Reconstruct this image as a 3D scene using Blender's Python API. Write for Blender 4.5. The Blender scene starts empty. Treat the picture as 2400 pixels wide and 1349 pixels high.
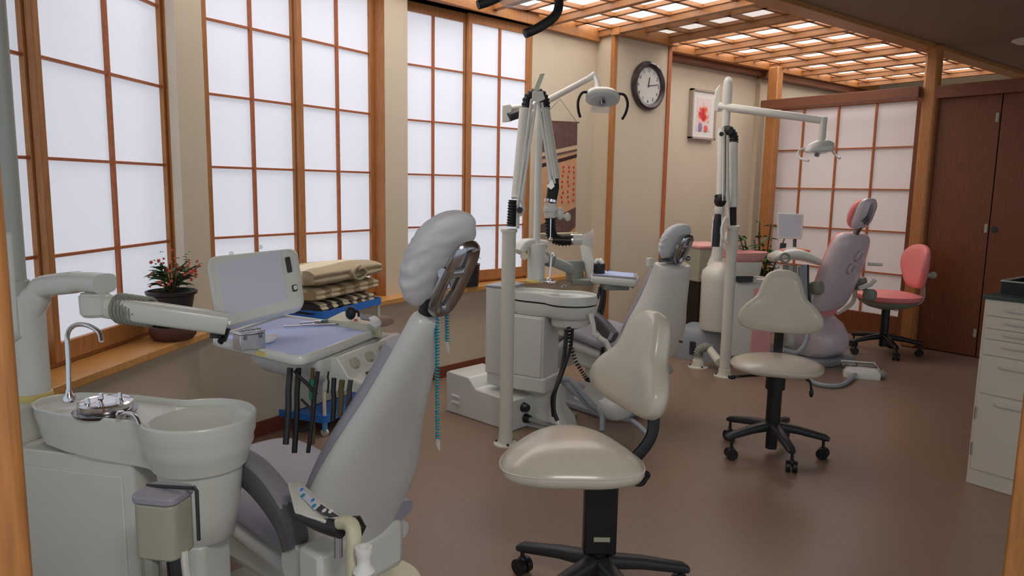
import bpy, bmesh, math, random
from mathutils import Vector, Matrix, noise
random.seed(7)
C = bpy.context.scene.collection
PI = math.pi
# ------------------------------------------------------------------ camera
RM = Matrix(((0.78779, 0.07117, -0.61181), (-0.6157, 0.1189, -0.77896), (0.01731, 0.99035, 0.13748)))
F = 1700.0
EYE = Vector((0, 0, 1.40))
cd = bpy.data.cameras.new('camera'); cam = bpy.data.objects.new('camera', cd); C.objects.link(cam)
cd.sensor_width = 36.0; cd.lens = F / 2400 * 36; cd.clip_start = 0.05
q = RM.to_quaternion(); q.normalize()
cam.matrix_world = Matrix.Translation(EYE) @ q.to_matrix().to_4x4()
bpy.context.scene.camera = cam
# ------------------------------------------------------------------ world and exposure
w = bpy.data.worlds.new('world'); bpy.context.scene.world = w; w.use_nodes = True
w.node_tree.nodes['Background'].inputs[0].default_value = (0.80, 0.90, 1.0, 1)
w.node_tree.nodes['Background'].inputs[1].default_value = 0.58
vs = bpy.context.scene.view_settings
vs.view_transform = 'Standard'; vs.look = 'None'; vs.gamma = 1.0; vs.use_curve_mapping = False; vs.exposure = 0.15
la = bpy.data.lights.new('added_fill_lamp', 'AREA'); la.shape = 'DISK'; la.size = .7; la.energy = 34; la.color = (1, .95, .88)  # unseen fill lamp, added behind the camera to brighten the near equipment
lo = bpy.data.objects.new('added_fill_lamp', la); C.objects.link(lo); lo.location = (.1, -.7, 2.64)
WINDOW_GLOW = 0.42      # daylight behind the paper screens
LATTICE_GLOW = 3.4      # fluorescent tubes above the ceiling lattice

def ray(u, v): return RM @ Vector((u - 1200.0, -(v - 674.5), -F))
def P(u, v, d): return EYE + ray(u, v) * (d / F)
def Zp(u, v, z):
    r = ray(u, v); return EYE + r * ((z - EYE.z) / r.z)
def onplane(u, v, p0, n):
    r = ray(u, v); n = Vector(n); return EYE + r * ((Vector(p0) - EYE).dot(n) / r.dot(n))
# ------------------------------------------------------------------ materials
def lin(c):
    return tuple((x / 12.92 if x <= .04045 else ((x + .055) / 1.055) ** 2.4) for x in c)
def rgb(r, g, b): return lin((r / 255, g / 255, b / 255))
def mat(name, col, rough=.5, metal=0, bump=0, scale=60, var=0, coat=0, emit=None, estr=0, alpha=1, trans=0, stretch=None, sss=0, ior=None):
    m = bpy.data.materials.new(name); m.use_nodes = True
    nt = m.node_tree; b = nt.nodes['Principled BSDF']
    b.inputs['Base Color'].default_value = (*col, 1); b.inputs['Roughness'].default_value = rough
    b.inputs['Metallic'].default_value = metal
    if ior: b.inputs['IOR'].default_value = ior
    if coat: b.inputs['Coat Weight'].default_value = coat; b.inputs['Coat Roughness'].default_value = .15
    if emit: b.inputs['Emission Color'].default_value = (*emit, 1); b.inputs['Emission Strength'].default_value = estr
    if alpha < 1: b.inputs['Alpha'].default_value = alpha
    if trans: b.inputs['Transmission Weight'].default_value = trans
    if bump or var:
        tc = nt.nodes.new('ShaderNodeTexCoord'); mp = nt.nodes.new('ShaderNodeMapping')
        if stretch: mp.inputs['Scale'].default_value = stretch
        nt.links.new(tc.outputs['Object'], mp.inputs[0])
        n = nt.nodes.new('ShaderNodeTexNoise'); n.inputs['Scale'].default_value = scale; n.inputs['Detail'].default_value = 5
        nt.links.new(mp.outputs[0], n.inputs['Vector'])
        if var:
            r = nt.nodes.new('ShaderNodeValToRGB')
            r.color_ramp.elements[0].position = .3; r.color_ramp.elements[1].position = .72
            r.color_ramp.elements[0].color = (*[x * (1 - var) for x in col], 1)
            r.color_ramp.elements[1].color = (*[min(1, x * (1 + var)) for x in col], 1)
            nt.links.new(n.outputs['Fac'], r.inputs[0]); nt.links.new(r.outputs[0], b.inputs['Base Color'])
        if bump:
            bp = nt.nodes.new('ShaderNodeBump'); bp.inputs['Strength'].default_value = bump; bp.inputs['Distance'].default_value = .002
            nt.links.new(n.outputs['Fac'], bp.inputs['Height']); nt.links.new(bp.outputs[0], b.inputs['Normal'])
    return m
WOOD = mat('honey_wood', rgb(178, 120, 68), .42, bump=.15, var=.18, scale=14, stretch=(9, 9, .8))
WOODH = mat('honey_wood_level', rgb(176, 120, 70), .42, bump=.15, var=.18, scale=14, stretch=(.8, 9, 9))
WOODY = mat('honey_wood_cross', rgb(158, 108, 66), .42, bump=.15, var=.18, scale=14, stretch=(9, .8, 9))
KUMI = mat('red_brown_wood', rgb(178, 104, 62), .5, var=.12, scale=12, stretch=(4, 4, 4))
SILLM = mat('golden_sill_wood', rgb(206, 150, 84), .32, bump=.08, var=.12, scale=10, stretch=(1, 6, 6))
BASEW = mat('red_baseboard_wood', rgb(124, 62, 42), .4, var=.15, scale=12, stretch=(1, 6, 8))
DOORW = mat('brown_door_wood', rgb(116, 66, 38), .45, var=.16, scale=10, stretch=(6, 6, .7))
HEADW = mat('dark_header_wood', rgb(120, 72, 50), .5, var=.15, scale=12, stretch=(6, .8, 6))
WALLM = mat('beige_wall_cloth', rgb(214, 202, 180), .85, bump=.5, scale=190, var=.04, stretch=(1, 1, 3))
SOFF = mat('brown_ceiling_cloth', rgb(138, 118, 96), .9, bump=.4, scale=160, var=.07)
FLOORM = mat('brown_vinyl_floor', rgb(140, 117, 99), .34, bump=.12, scale=60, var=.09)
PAPER = mat('backlit_shoji_paper', rgb(206, 209, 222), .8, bump=.2, scale=90, emit=(.84, .89, 1.0), estr=WINDOW_GLOW)
PAPERI = mat('inner_shoji_paper', rgb(232, 228, 228), .8, bump=.2, scale=90, emit=(1, .93, .92), estr=.05)
PLATE = mat('lit_lattice_panel', rgb(240, 236, 230), .6, emit=(1.0, .96, .92), estr=LATTICE_GLOW)
PLATED = mat('dim_lattice_panel', rgb(230, 228, 222), .6, emit=(1.0, .95, .9), estr=.62)
ENAM = mat('cream_enamel', rgb(215, 217, 210), .32, coat=.3)
ENAMW = mat('white_enamel', rgb(226, 225, 216), .28, coat=.3)
GREYSH = mat('pale_grey_shell', rgb(205, 206, 202), .36, coat=.2)
POLEM = mat('pole_grey', rgb(176, 180, 172), .4)
POLEW = mat('pole_cream', rgb(222, 220, 206), .33, coat=.2)
CUSH = mat('grey_lilac_vinyl', rgb(156, 154, 166), .42, bump=.12, scale=220)
ARMG = mat('dark_grey_armrest', rgb(92, 92, 98), .42, bump=.15, scale=220)
ARML = mat('armrest_top_grey', rgb(142, 140, 148), .42, bump=.12, scale=220)
GREYG = mat('grey_green_plastic', rgb(140, 144, 132), .5)
PULLM = mat('satin_pull', rgb(226, 224, 222), .3, .35)
CHROME = mat('chrome', (.75, .75, .78), .16, 1)
STEEL = mat('brushed_steel', (.55, .56, .58), .32, 1)
STEELD = mat('dark_steel', (.26, .26, .27), .25, 1)
HEADM = mat('headrest_metal', (.42, .42, .44), .2, 1)
BLACK = mat('black_plastic', rgb(26, 26, 28), .38)
BLACKR = mat('black_rubber', rgb(20, 20, 22), .55)
CHAR = mat('charcoal_plastic', rgb(46, 46, 50), .45)
VINYL = mat('pearl_cream_vinyl', rgb(212, 204, 186), .3, bump=.1, scale=260, coat=.35)
PINKV = mat('salmon_pink_vinyl', rgb(242, 142, 142), .42, bump=.1, scale=220)
PINKP = mat('pale_pink_plastic', rgb(236, 172, 170), .4)
PINKW = mat('pinkish_white_shell', rgb(222, 206, 212), .3, coat=.4)
BLUEM = mat('pale_blue_mat', rgb(186, 202, 244), .7)
BLUEP = mat('blue_plastic', rgb(44, 120, 214), .35)
BLUEL = mat('light_blue_plastic', rgb(96, 160, 226), .4)
TEAL = mat('teal_coil', rgb(24, 140, 158), .35)
CLEARP = mat('clear_plastic', rgb(225, 228, 228), .12, alpha=.35)
FILMW = mat('frosted_film_glass', rgb(206, 208, 222), .45)
CAPM = mat('sheer_white_cap', rgb(246, 246, 250), .6, bump=.3, scale=40)
nt_ = CAPM.node_tree; tl = nt_.nodes.new('ShaderNodeBsdfTranslucent'); tl.inputs[0].default_value = (.92, .92, .95, 1); mxs = nt_.nodes.new('ShaderNodeMixShader'); mxs.inputs[0].default_value = .3
nt_.links.new(nt_.nodes['Principled BSDF'].outputs[0], mxs.inputs[1]); nt_.links.new(tl.outputs[0], mxs.inputs[2]); nt_.links.new(mxs.outputs[0], nt_.nodes['Material Output'].inputs[0])
LABELM = mat('white_label', rgb(228, 228, 224), .6)
YELL = mat('yellowed_plastic', rgb(214, 198, 120), .5)
BEIGEP = mat('beige_plastic', rgb(172, 170, 152), .5)
CREAMP = mat('aged_cream_plastic', rgb(208, 204, 176), .45)
GREEN = mat('leaf_green', rgb(52, 92, 46), .5, var=.25, scale=20)
GREENL = mat('bright_leaf_green', rgb(88, 146, 72), .5, var=.2, scale=20)
REDF = mat('orange_red_bloom', rgb(206, 84, 62), .6)
POTD = mat('dark_pot', rgb(48, 40, 40), .5)
BASKET = mat('brown_basket', rgb(92, 58, 42), .7, bump=1, scale=40, var=.35, stretch=(1, 1, 4))
SOIL = mat('soil', rgb(58, 44, 34), .9)
TRUNK = mat('plant_stem', rgb(86, 74, 44), .8)
GREYBOX = mat('grey_floor_box', rgb(150, 156, 164), .45)
CABM = mat('cabinet_cream', rgb(208, 198, 182), .5)
WHITEP = mat('white_cloth', rgb(236, 236, 234), .8)
RED = mat('red_button', rgb(200, 40, 36), .4)
DARKG = mat('dark_green_top', rgb(56, 72, 66), .4)
YCLOTH = mat('cream_cloth', rgb(222, 212, 166), .8)
# ------------------------------------------------------------------ mesh builder
class M:
    def __init__(s): s.bm = bmesh.new()
    def face(s, vs):
        try: s.bm.faces.new(vs)
        except ValueError: pass
    def box(s, c, size, rz=0, m=None):
        mm = Matrix.Translation(Vector(c)) @ Matrix.Rotation(rz, 4, 'Z') if m is None else m @ Matrix.Translation(Vector(c))
        x, y, z = [k / 2 for k in size]
        v = [s.bm.verts.new(mm @ Vector((a * x, b * y, e * z))) for e in (-1, 1) for b in (-1, 1) for a in (-1, 1)]
        for f in ((0, 2, 3, 1), (4, 5, 7, 6), (0, 1, 5, 4), (2, 6, 7, 3), (0, 4, 6, 2), (1, 3, 7, 5)): s.face([v[i] for i in f])
        return s
    def ab(s, a, b):
        a = Vector(a); b = Vector(b); return s.box((a + b) / 2, [abs(x) for x in (b - a)])
    def loft(s, rings, cap=True, wrap=False):
        R = [[s.bm.verts.new(p) for p in r] for r in rings]
        n = len(R[0])
        L = len(R)
        for i in range(L if wrap else L - 1):
            A = R[i]; B = R[(i + 1) % L]
            for j in range(n): s.face((A[j], A[(j + 1) % n], B[(j + 1) % n], B[j]))
        if cap and not wrap: s.face(R[0][::-1]); s.face(R[-1])
        return s
    def cyl(s, a, b, r, r2=None, n=20):
        a = Vector(a); b = Vector(b); r2 = r if r2 is None else r2
        t = (b - a).normalized(); u = t.orthogonal().normalized(); v = t.cross(u)
        return s.loft([[c + (u * math.cos(2 * PI * k / n) + v * math.sin(2 * PI * k / n)) * rr for k in range(n)] for c, rr in ((a, r), (b, r2))])
    def sweep(s, pts, w, h=None, n=12, p=2.0, up=None, cap=True):
        """section of width w and height h carried along points; w, h may be lists"""
        pts = [Vector(x) for x in pts]; L = len(pts); h = w if h is None else h
        W = w if isinstance(w, (list, tuple)) else [w] * L; H = h if isinstance(h, (list, tuple)) else [h] * L
        rings = []; U = None
        for i, c in enumerate(pts):
            t = (pts[min(i + 1, L - 1)] - pts[max(i - 1, 0)]).normalized()
            if up is not None:
                sd = t.cross(Vector(up))
                sd = sd.normalized() if sd.length > 1e-4 else t.orthogonal().normalized()
            else:
                if U is None: U = t.orthogonal().normalized()
                U = (U - t * U.dot(t)).normalized(); sd = U
            hh = sd.cross(t)
            rings.append([c + sd * (sp(math.cos(2 * PI * k / n), p) * W[i] / 2) + hh * (sp(math.sin(2 * PI * k / n), p) * H[i] / 2) for k in range(n)])
        return s.loft(rings, cap)
    def tube(s, pts, r, n=8, k=4):
        pp = smooth(pts, k)
        return s.sweep(pp, 2 * r, n=n)
    def lathe(s, prof, c=(0, 0, 0), n=28, m=None):
        c = Vector(c); mm = m or Matrix.Identity(4)
        return s.loft([[mm @ (c + Vector((max(r, 1e-4) * math.cos(2 * PI * k / n), max(r, 1e-4) * math.sin(2 * PI * k / n), z))) for k in range(n)] for r, z in prof])
    def prism(s, out, z0, z1, m=None):
        mm = m or Matrix.Identity(4)
        return s.loft([[mm @ Vector((x, y, z)) for x, y in out] for z in (z0, z1)])
    def ball(s, c, r, n=16, m=None, p=2.0):
        r = (r, r, r) if not isinstance(r, (tuple, list)) else r
        mm = m or Matrix.Identity(4); c = Vector(c); k2 = n // 2
        rings = []
        for i in range(k2 + 1):
            a = -PI / 2 + PI * i / k2; zz = sp(math.sin(a), p); cc = max(sp(math.cos(a), p), 1e-3)
            rings.append([mm @ (c + Vector((r[0] * cc * sp(math.cos(2 * PI * j / n), p), r[1] * cc * sp(math.sin(2 * PI * j / n), p), r[2] * zz))) for j in range(n)])
        return s.loft(rings)
    def ring(s, c, R, r, axis=(0, 0, 1), n=24, k=8):
        t = Vector(axis).normalized(); u = t.orthogonal().normalized(); v = t.cross(u); c = Vector(c)
        rings = []
        for i in range(n):
            a = 2 * PI * i / n; d = u * math.cos(a) + v * math.sin(a)
            rings.append([c + d * (R + r * math.cos(2 * PI * j / k)) + t * (r * math.sin(2 * PI * j / k)) for j in range(k)])
        return s.loft(rings, wrap=True)
    def out(s, name, material, parent=None, bevel=0, ang=38, world=True, seg=2):
        bm = s.bm
        bmesh.ops.recalc_face_normals(bm, faces=bm.faces)
        if parent is not None and world: bm.transform(WM[parent].inverted())
        for e in bm.edges:
            e.smooth = len(e.link_faces) != 2 or e.calc_face_angle(0) < math.radians(ang)
        for f in bm.faces: f.smooth = True
        me = bpy.data.meshes.new(name); bm.to_mesh(me); bm.free()
        me.materials.append(material)
        o = bpy.data.objects.new(name, me); C.objects.link(o)
        if parent is not None: o.parent = parent
        WM[o] = WM[parent] if parent is not None else Matrix.Identity(4)
        if bevel:
            b = o.modifiers.new('bevel', 'BEVEL'); b.width = bevel; b.segments = seg; b.limit_method = 'ANGLE'; b.angle_limit = math.radians(ang)
            b.harden_normals = False
        return o
WM = {}
def sp(x, p): return math.copysign(abs(x) ** (2.0 / p), x)
def smooth(pts, k=4):
    p = [Vector(x) for x in pts]
    if len(p) < 3: return p
    p = [p[0] * 2 - p[1]] + p + [p[-1] * 2 - p[-2]]; o = []
    for i in range(1, len(p) - 2):
        for j in range(k):
            t = j / k; a, b, c, d = p[i - 1:i + 3]
            o.append(.5 * ((2 * b) + (c - a) * t + (2 * a - 5 * b + 4 * c - d) * t * t + (3 * b - a - 3 * c + d) * t ** 3))
    return o + [p[-2]]
def rrect(w, h, r, k=5, cx=0, cy=0):
    o = []
    for sx, sy, a0 in ((1, 1, 0), (-1, 1, 90), (-1, -1, 180), (1, -1, 270)):
        for i in range(k + 1):
            a = math.radians(a0 + 90 * i / k); o.append((cx + sx * (w / 2 - r) + r * math.cos(a), cy + sy * (h / 2 - r) + r * math.sin(a)))
    return o
def thing(name, label, cat, loc=(0, 0, 0), rz=0, group=None):
    o = bpy.data.objects.new(name, None); C.objects.link(o); o.empty_display_size = .1
    o.location = loc; o.rotation_euler = (0, 0, rz); o['label'] = label; o['category'] = cat
    if group: o['group'] = group
    WM[o] = Matrix.Translation(Vector(loc)) @ Matrix.Rotation(rz, 4, 'Z')
    return o
def tag(o, label, cat, group=None):
    o['label'] = label; o['category'] = cat
    if group: o['group'] = group
    return o
def struct(o): o['kind'] = 'structure'; return o
def sempty(name, loc=(0, 0, 0), rz=0):
    o = bpy.data.objects.new(name, None); C.objects.link(o); o.location = loc; o.rotation_euler = (0, 0, rz); o['kind'] = 'structure'
    WM[o] = Matrix.Translation(Vector(loc)) @ Matrix.Rotation(rz, 4, 'Z'); return o
def frame(o, x, y):
    """matrix with origin o, first axis x, second near y"""
    x = Vector(x).normalized(); y = Vector(y); z = x.cross(y).normalized(); y = z.cross(x)
    return Matrix.Translation(Vector(o)) @ Matrix((x, y, z)).transposed().to_4x4()
# ------------------------------------------------------------------ room shell
struct(M().ab((-3, -2.5, -.1), (10.5, 6, 0)).out('floor', FLOORM))
Wf = [(-1.05, 1.55), (-.72, 2.1), (-.12, 2.72), (.37, 3.22), (.92, 3.765), (1.065, 3.845), (1.75, 4.07), (2.285, 4.26), (2.50, 4.345), (3.1, 4.46), (3.74, 4.555), (4.54, 4.66)]
Wp = [Vector((x, y, 0)) for x, y in Wf]
def nrm(pts, i):
    t = (pts[min(i + 1, len(pts) - 1)] - pts[max(i - 1, 0)]).normalized(); return Vector((t.y, -t.x, 0))   # towards the room
def band(pts, d0, d1, z0, z1):
    """curved band from offset d0 to d1 in front of the wall line"""
    m = M(); rings = []
    for i, p in enumerate(pts):
        n = nrm(pts, i); a = p + n * d1; b = p + n * d0
        rings.append([Vector((a.x, a.y, z0)), Vector((a.x, a.y, z1)), Vector((b.x, b.y, z1)), Vector((b.x, b.y, z0))])
    m.loft(rings); return m
CV = smooth(Wp, 6)
wall = struct(band(CV, -.3, 0, 0, .65).out('wall_window_side', WALLM, ang=30))
def seg(i, j, z0, z1, mt, parent, d0=-.3, d1=0, nm='pier'):
    a, b = Wp[i], Wp[j]; t = (b - a).normalized(); n = Vector((t.y, -t.x, 0)); m = M()
    o = [a, b, b - n * .28 + t * .02, a - n * .28 + t * .10]
    m.loft([[Vector((p.x, p.y, z)) for p in o] for z in (z0, z1)]); return m.out(nm, mt, parent)
seg(4, 5, .66, 2.8, WALLM, wall); seg(7, 8, .66, 2.8, WALLM, wall); seg(10, 11, .66, 2.8, WALLM, wall)
struct(band([p for p in CV if p.x < 4.5], 0, .012, .0, .085).out('baseboard_window_side', BASEW, ang=30))
struct(band(CV, -.25, .11, .635, .67).out('trim_1', SILLM, bevel=.004, ang=50))
# windows
def window(name, pA, pB, edge):
    """pA, pB: ends of the two paper screens along the window plane; edge: outer corner of the right jamb on the wall"""
    pA = Vector((pA[0], pA[1], 0)); pB = Vector((pB[0], pB[1], 0)); t = (pB - pA); L = t.length; rz = math.atan2(t.y, t.x)
    o = sempty(name, pA, rz); z0, z1 = .67, 2.64
    fr = M()
    ex = Matrix.Rotation(-rz, 4, 'Z') @ (Vector((edge[0], edge[1], 0)) - pA)
    fr.prism([(L, .05), (L, -.04), (ex.x, ex.y), (ex.x + .02, ex.y + .01), (L + .035, .05)], z0, z1)
    fr.ab((-.03, -.06, z0), (0, .06, z1)).ab((-.03, -.10, z1), (L + .03, .06, 2.74)).ab((-.03, -.02, z0), (L + .03, .06, z0 + .02))
    fr.out('frame', WOOD, o, bevel=.003, world=False)
    rows = [1.105, 1.478, 1.851, 2.224]
    for k in (0, 1):
        x0 = 0 if k == 0 else L / 2 - .012; x1 = L / 2 + .012 if k == 0 else L
        y = .012 if k == 0 else -.022
        m = M(); s_ = .034
        m.ab((x0, y - .015, z0 + .02), (x0 + s_, y + .015, z1)).ab((x1 - s_, y - .015, z0 + .02), (x1, y + .015, z1))
        m.ab((x0 + s_, y - .015, z0 + .02), (x1 - s_, y + .015, .765)).ab((x0 + s_, y - .015, 2.575), (x1 - s_, y + .015, z1))
        sc = m.out('shoji_screen', WOOD, o, bevel=.002, world=False)
        b = M(); xm = (x0 + x1) / 2
        b.ab((xm - .008, y - .012, .765), (xm + .008, y + .006, 2.575))
        for r in rows: b.ab((x0 + s_, y - .010, r - .006), (x1 - s_, y + .006, r + .006))
        b.out('lattice_bars', KUMI, sc, world=False)
        M().ab((x0 + s_, y + .006, .765), (x1 - s_, y + .010, 2.575)).out('paper', PAPER, sc, world=False)
    return o
def wl(p, h, us, v=400):
    h = math.radians(h); return [onplane(u, v, (p[0], p[1], 0), (-math.sin(h), math.cos(h), 0)) for u in us]
a, b = wl((.572, 3.595), 47.3, (78, 384)); a2 = a + (a - b) * .97
window('window_1', a2, b, Wf[4])
a, b = wl((1.325, 4.061), 18.6, (481, 869)); window('window_2', a, b, Wf[7])
a, b = wl((2.756, 4.504), 4.6, (931, 1230)); window('window_3', a, b, Wf[10])
# beam over the windows and column
struct(band(CV, -.22, .05, 2.64, 2.76).out('trim_2', WOODH, bevel=.004, ang=50))
struct(M().ab((4.54, 4.44, 0), (5.25, 5.0, 2.95)).out('wall_clock_column', WALLM))
struct(M().ab((4.515, 4.425, 0), (4.56, 4.46, 2.70)).out('trim_3', WOOD, bevel=.002))
struct(M().ab((5.215, 4.428, 0), (5.26, 4.46, 2.70)).out('trim_4', KUMI, bevel=.002))
struct(M().ab((4.50, 4.36, 2.665), (5.26, 4.45, 2.78)).out('trim_5', WOODH, bevel=.003))
struct(M().ab((5.25, 4.75, 0), (7.05, 5.0, 2.95)).ab((7.05, 4.70, 0), (10.2, 5.0, 2.95)).out('wall_picture_side', WALLM))
struct(M().ab((5.25, 4.64, 2.62), (7.0, 4.76, 2.70)).ab((7.0, 4.6, 2.60), (9.6, 4.72, 2.70)).out('trim_6', HEADW, bevel=.003))
struct(M().ab((4.56, 4.738, 0), (7.0, 4.75, .085)).out('baseboard_picture_side', BASEW))
# ceiling: dark soffit and lit lattice
struct(M().ab((-1, -2.5, 2.70), (10.4, 2.93, 2.8)).ab((-3, -2.5, 2.96), (10.4, 6, 3.0)).out('ceiling', SOFF))
lat = sempty('trim_7')
XB = [4.53 + .622 * k for k in range(-7, 8)]
lat_y0, lat_y1 = 3.05, 4.58
def ytop(x): return 4.95 if x < 4.5 else lat_y1
for x in XB:
    M().ab((x - .026, 2.98, 2.675), (x + .026, ytop(x - .1) , 2.765)).out('beam', WOODY, lat, bevel=.003)
M().ab((.1, 2.90, 2.665), (9.4, 3.06, 2.80)).out('edge_beam', WOODH, lat, bevel=.004)
M().ab((4.56, 4.56, 2.67), (9.4, 4.64, 2.80)).out('edge_beam', WOODH, lat, bevel=.004)
for k in range(len(XB) - 1):
    x0, x1 = XB[k] + .026, XB[k + 1] - .026; xm = (x0 + x1) / 2; yt = ytop(xm)
    r = M(); r.ab((xm - .018, 3.04, 2.722), (xm + .018, yt, 2.752))
    r.ab((x0, 3.04, 2.725), (x0 + .012, yt, 2.752)).ab((x1 - .012, 3.04, 2.725), (x1, yt, 2.752))
    y = 4.455
    while y > 3.1:
        r.ab((x0, y - .020, 2.722), (x1, y + .020, 2.752)); y -= .305
    y = 4.76
    if yt > 4.7: r.ab((x0, y - .020, 2.722), (x1, y + .020, 2.752))
    r.out('rail', WOODY, lat)
    dim = (k == 7)
    M().ab((x0, 3.04, 2.753), (x1, yt, 2.763)).out('light_panel', PLATED if dim else PLATE, lat)
# far partition: posts, header, paper screen, plank doors
struct(M().ab((6.93, 4.42, 0), (7.03, 4.54, 2.69)).out('trim_8', WOOD, bevel=.012))
struct(M().ab((6.93, 2.86, 0), (7.03, 2.985, 2.70)).out('trim_9', WOOD, bevel=.025))
struct(M().ab((6.86, 2.98, 2.25), (6.94, 4.56, 2.345)).ab((6.94, 1.2, 2.235), (7.04, 2.87, 2.345)).out('trim_10', HEADW, bevel=.003))
pt = sempty('door_1'); xx = 7.15
m = M()
m.ab((xx - .02, 3.03, .05), (xx + .02, 3.10, 2.36)).ab((xx - .02, 4.60, .05), (xx + .02, 4.66, 2.36)).ab((xx - .02, 3.1, 2.255), (xx + .02, 4.6, 2.36)).ab((xx - .02, 3.1, .05), (xx + .02, 4.6, .235))
m.out('frame', DOORW, pt, bevel=.003)
m = M()
for y in (3.475, 3.85, 4.225): m.ab((xx - .012, y - .008, .235), (xx + .01, y + .008, 2.255))
for z in (.635, 1.04, 1.44, 1.838): m.ab((xx - .010, 3.1, z - .007), (xx + .01, 4.6, z + .007))
m.out('lattice_bars', KUMI, pt)
M().ab((xx + .01, 3.1, .235), (xx + .016, 4.6, 2.255)).out('paper', PAPERI, pt)
M().ab((xx - .03, 2.98, 0), (xx + .03, 4.7, .05)).out('threshold', HEADW, pt)
d2 = sempty('door_2')
M().ab((7.0, 2.37, .012), (7.035, 2.87, 2.235)).out('door_leaf', DOORW, d2, bevel=.003)
M().ab((7.0, 1.0, .012), (7.035, 2.362, 2.235)).out('door_leaf', DOORW, d2, bevel=.003)
for y, z, h in ((2.391, 2.047, .075), (2.388, 1.123, .075), (2.387, .215, .07)):
    M().ab((6.992, y - .012, z - h / 2), (7.001, y + .012, z + h / 2)).out('hinge_plate', BEIGEP, d2, bevel=.002)
M().cyl((6.993, 2.325, 1.117), (7.001, 2.325, 1.117), .026).out('finger_pull', CHAR, d2)
struct(M().ab((7.04, .9, 0), (7.2, 3.0, 2.24)).out('wall_door_side', DOORW))
struct(M().ab((10.2, -2.5, 0), (10.3, 5, 2.95)).out('wall_far', WALLM))
struct(M().ab((1.392, .29, 0), (1.50, .395, 2.7)).out('trim_11', WOOD, bevel=.004))
struct(M().ab((-.12, .80, 0), (.045, .965, 2.7)).out('trim_12', WOOD, bevel=.01))
# a lamp fitting on the dark ceiling
t = thing('ceiling_downlight', 'small round unlit lamp fitting on the dark brown ceiling at the right edge', 'light', (7.28, 2.30, 2.70))
M().lathe([(.13, 0), (.13, -.012), (.10, -.03), (.0, -.035)]).out('lamp_cover', ENAMW, t, world=False)
M().ring((0, 0, -.006), .13, .008).out('lamp_ring', POLEW, t, world=False)
# ------------------------------------------------------------------ dental units
UP = (0, 0, 1)
def basin_outline(L=.496, hw=.09, R=.14, n=72, ck=3):
    """outline of the sink top: a narrow deck running into a round bowl, as radii around the bowl centre"""
    o = []
    for k in range(n):
        a = 2 * PI * k / n; d = Vector((math.cos(a), math.sin(a)))
        r = R
        if d.x < 0:
            r2 = min(L / -d.x, hw / max(abs(d.y), 1e-6)); r = max(R, r2) if abs(d.y) * R < hw or r2 > R else R
        o.append([a, r])
    for _ in range(ck): o = [[o[i][0], (o[i - 1][1] + 2 * o[i][1] + o[(i + 1) % n][1]) / 4] for i in range(n)]
    return o
def basin(o, M0, zr, L, hw, R, mt, depth=.07, skirt=((0, 0), (-.003, -.04), (-.009, -.055), (-.008, -.068), (-.017, -.088), (-.026, -.125)), slope=0.0, name='basin'):
    """M0: frame whose origin is the bowl centre and whose x axis points away from the deck"""
    ol = basin_outline(L, hw, R)
    def rg(off, z, cz=0, k=None):
        pts = []
        for a, r in ol:
            rr = r + off; x = rr * math.cos(a); y = rr * math.sin(a)
            pts.append(M0 @ Vector((x, y, zr + z + (slope * (-x - R * .5) if (slope and x < -R * .5 and z < -.03) else 0))))
        return pts
    def cr(r, z): return [M0 @ Vector((min(r, q_[1] - .012) * math.cos(q_[0]), min(r, q_[1] - .012) * math.sin(q_[0]), zr + z)) for q_ in ol]
    rings = [rg(d, z) for d, z in reversed(skirt)]
    rings += [rg(.0, .002), rg(-.004, .006), rg(-.010, .004), rg(-.013, -.010)]
    rings += [cr(R - .02, -.012), cr(R - .03, -.025), cr(R - .045, -depth * .7), cr(R - .08, -depth), cr(.012, -depth - .004)]
    return M().loft(rings).out(name, mt, o, ang=50)
# ---- unit nearest the camera
u1 = thing('dental_unit', 'cream dental unit with spittoon basin, column and swing-arm tray, nearest the camera at the left', 'dental unit', (.35, 2.1, 0))
ctr = Vector((.487, 1.925, 0)); ax = Vector((.629, -.777, 0))
F1 = frame(ctr, ax, (.777, .629, 0))
basin(u1, F1, .80, .50, .09, .142, ENAM, slope=.10)
# body under the deck and cone under the bowl
M().prism(rrect(.36, .15, .012, cx=-.325), .02, .69, F1).out('cabinet_body', ENAM, u1, bevel=.004)
M().box((-.33, -.077, .345), (.31, .005, .60), m=F1).out('side_panel', ENAM, u1, bevel=.003)
def cring(c, r, z, n=36, s=1): return [F1 @ Vector((c + r * math.cos(2 * PI * k / n) * s, r * math.sin(2 * PI * k / n), z)) for k in range(n)]
M().loft([cring(-.02, .06, .46, s=1.1), cring(-.01, .075, .48, s=1.2), cring(-.005, .092, .56, s=1.1), cring(0, .106, .69), cring(0, .106, .70)]).out('bowl_cone', ENAM, u1, ang=50)
M().prism(rrect(.22, .13, .02, cx=-.07), .02, .47, F1).out('lower_body', ENAM, u1, bevel=.005)
cp = P(383, 1165, 1.62)
m = M(); m.prism(rrect(.10, .085, .02), -.13, 0, Matrix.Translation(cp) @ Matrix.Rotation(math.radians(-48), 4, 'Z')); hb = m.out('hose_holder', BEIGEP, u1, bevel=.006)
M().prism(rrect(.108, .092, .022), .0, .018, Matrix.Translation(cp) @ Matrix.Rotation(math.radians(-48), 4, 'Z')).out('holder_lid', CUSH, hb, bevel=.004)
M().sweep([P(452, 1140, 1.6), P(461, 1150, 1.6), P(466, 1265, 1.6)], .008, .012, up=(0, 0, 1)).sweep([P(345, 1137, 1.64), P(452, 1143, 1.6)], .008, .008, up=(0, 0, 1)).out('holder_bracket', CHAR, hb)
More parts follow.
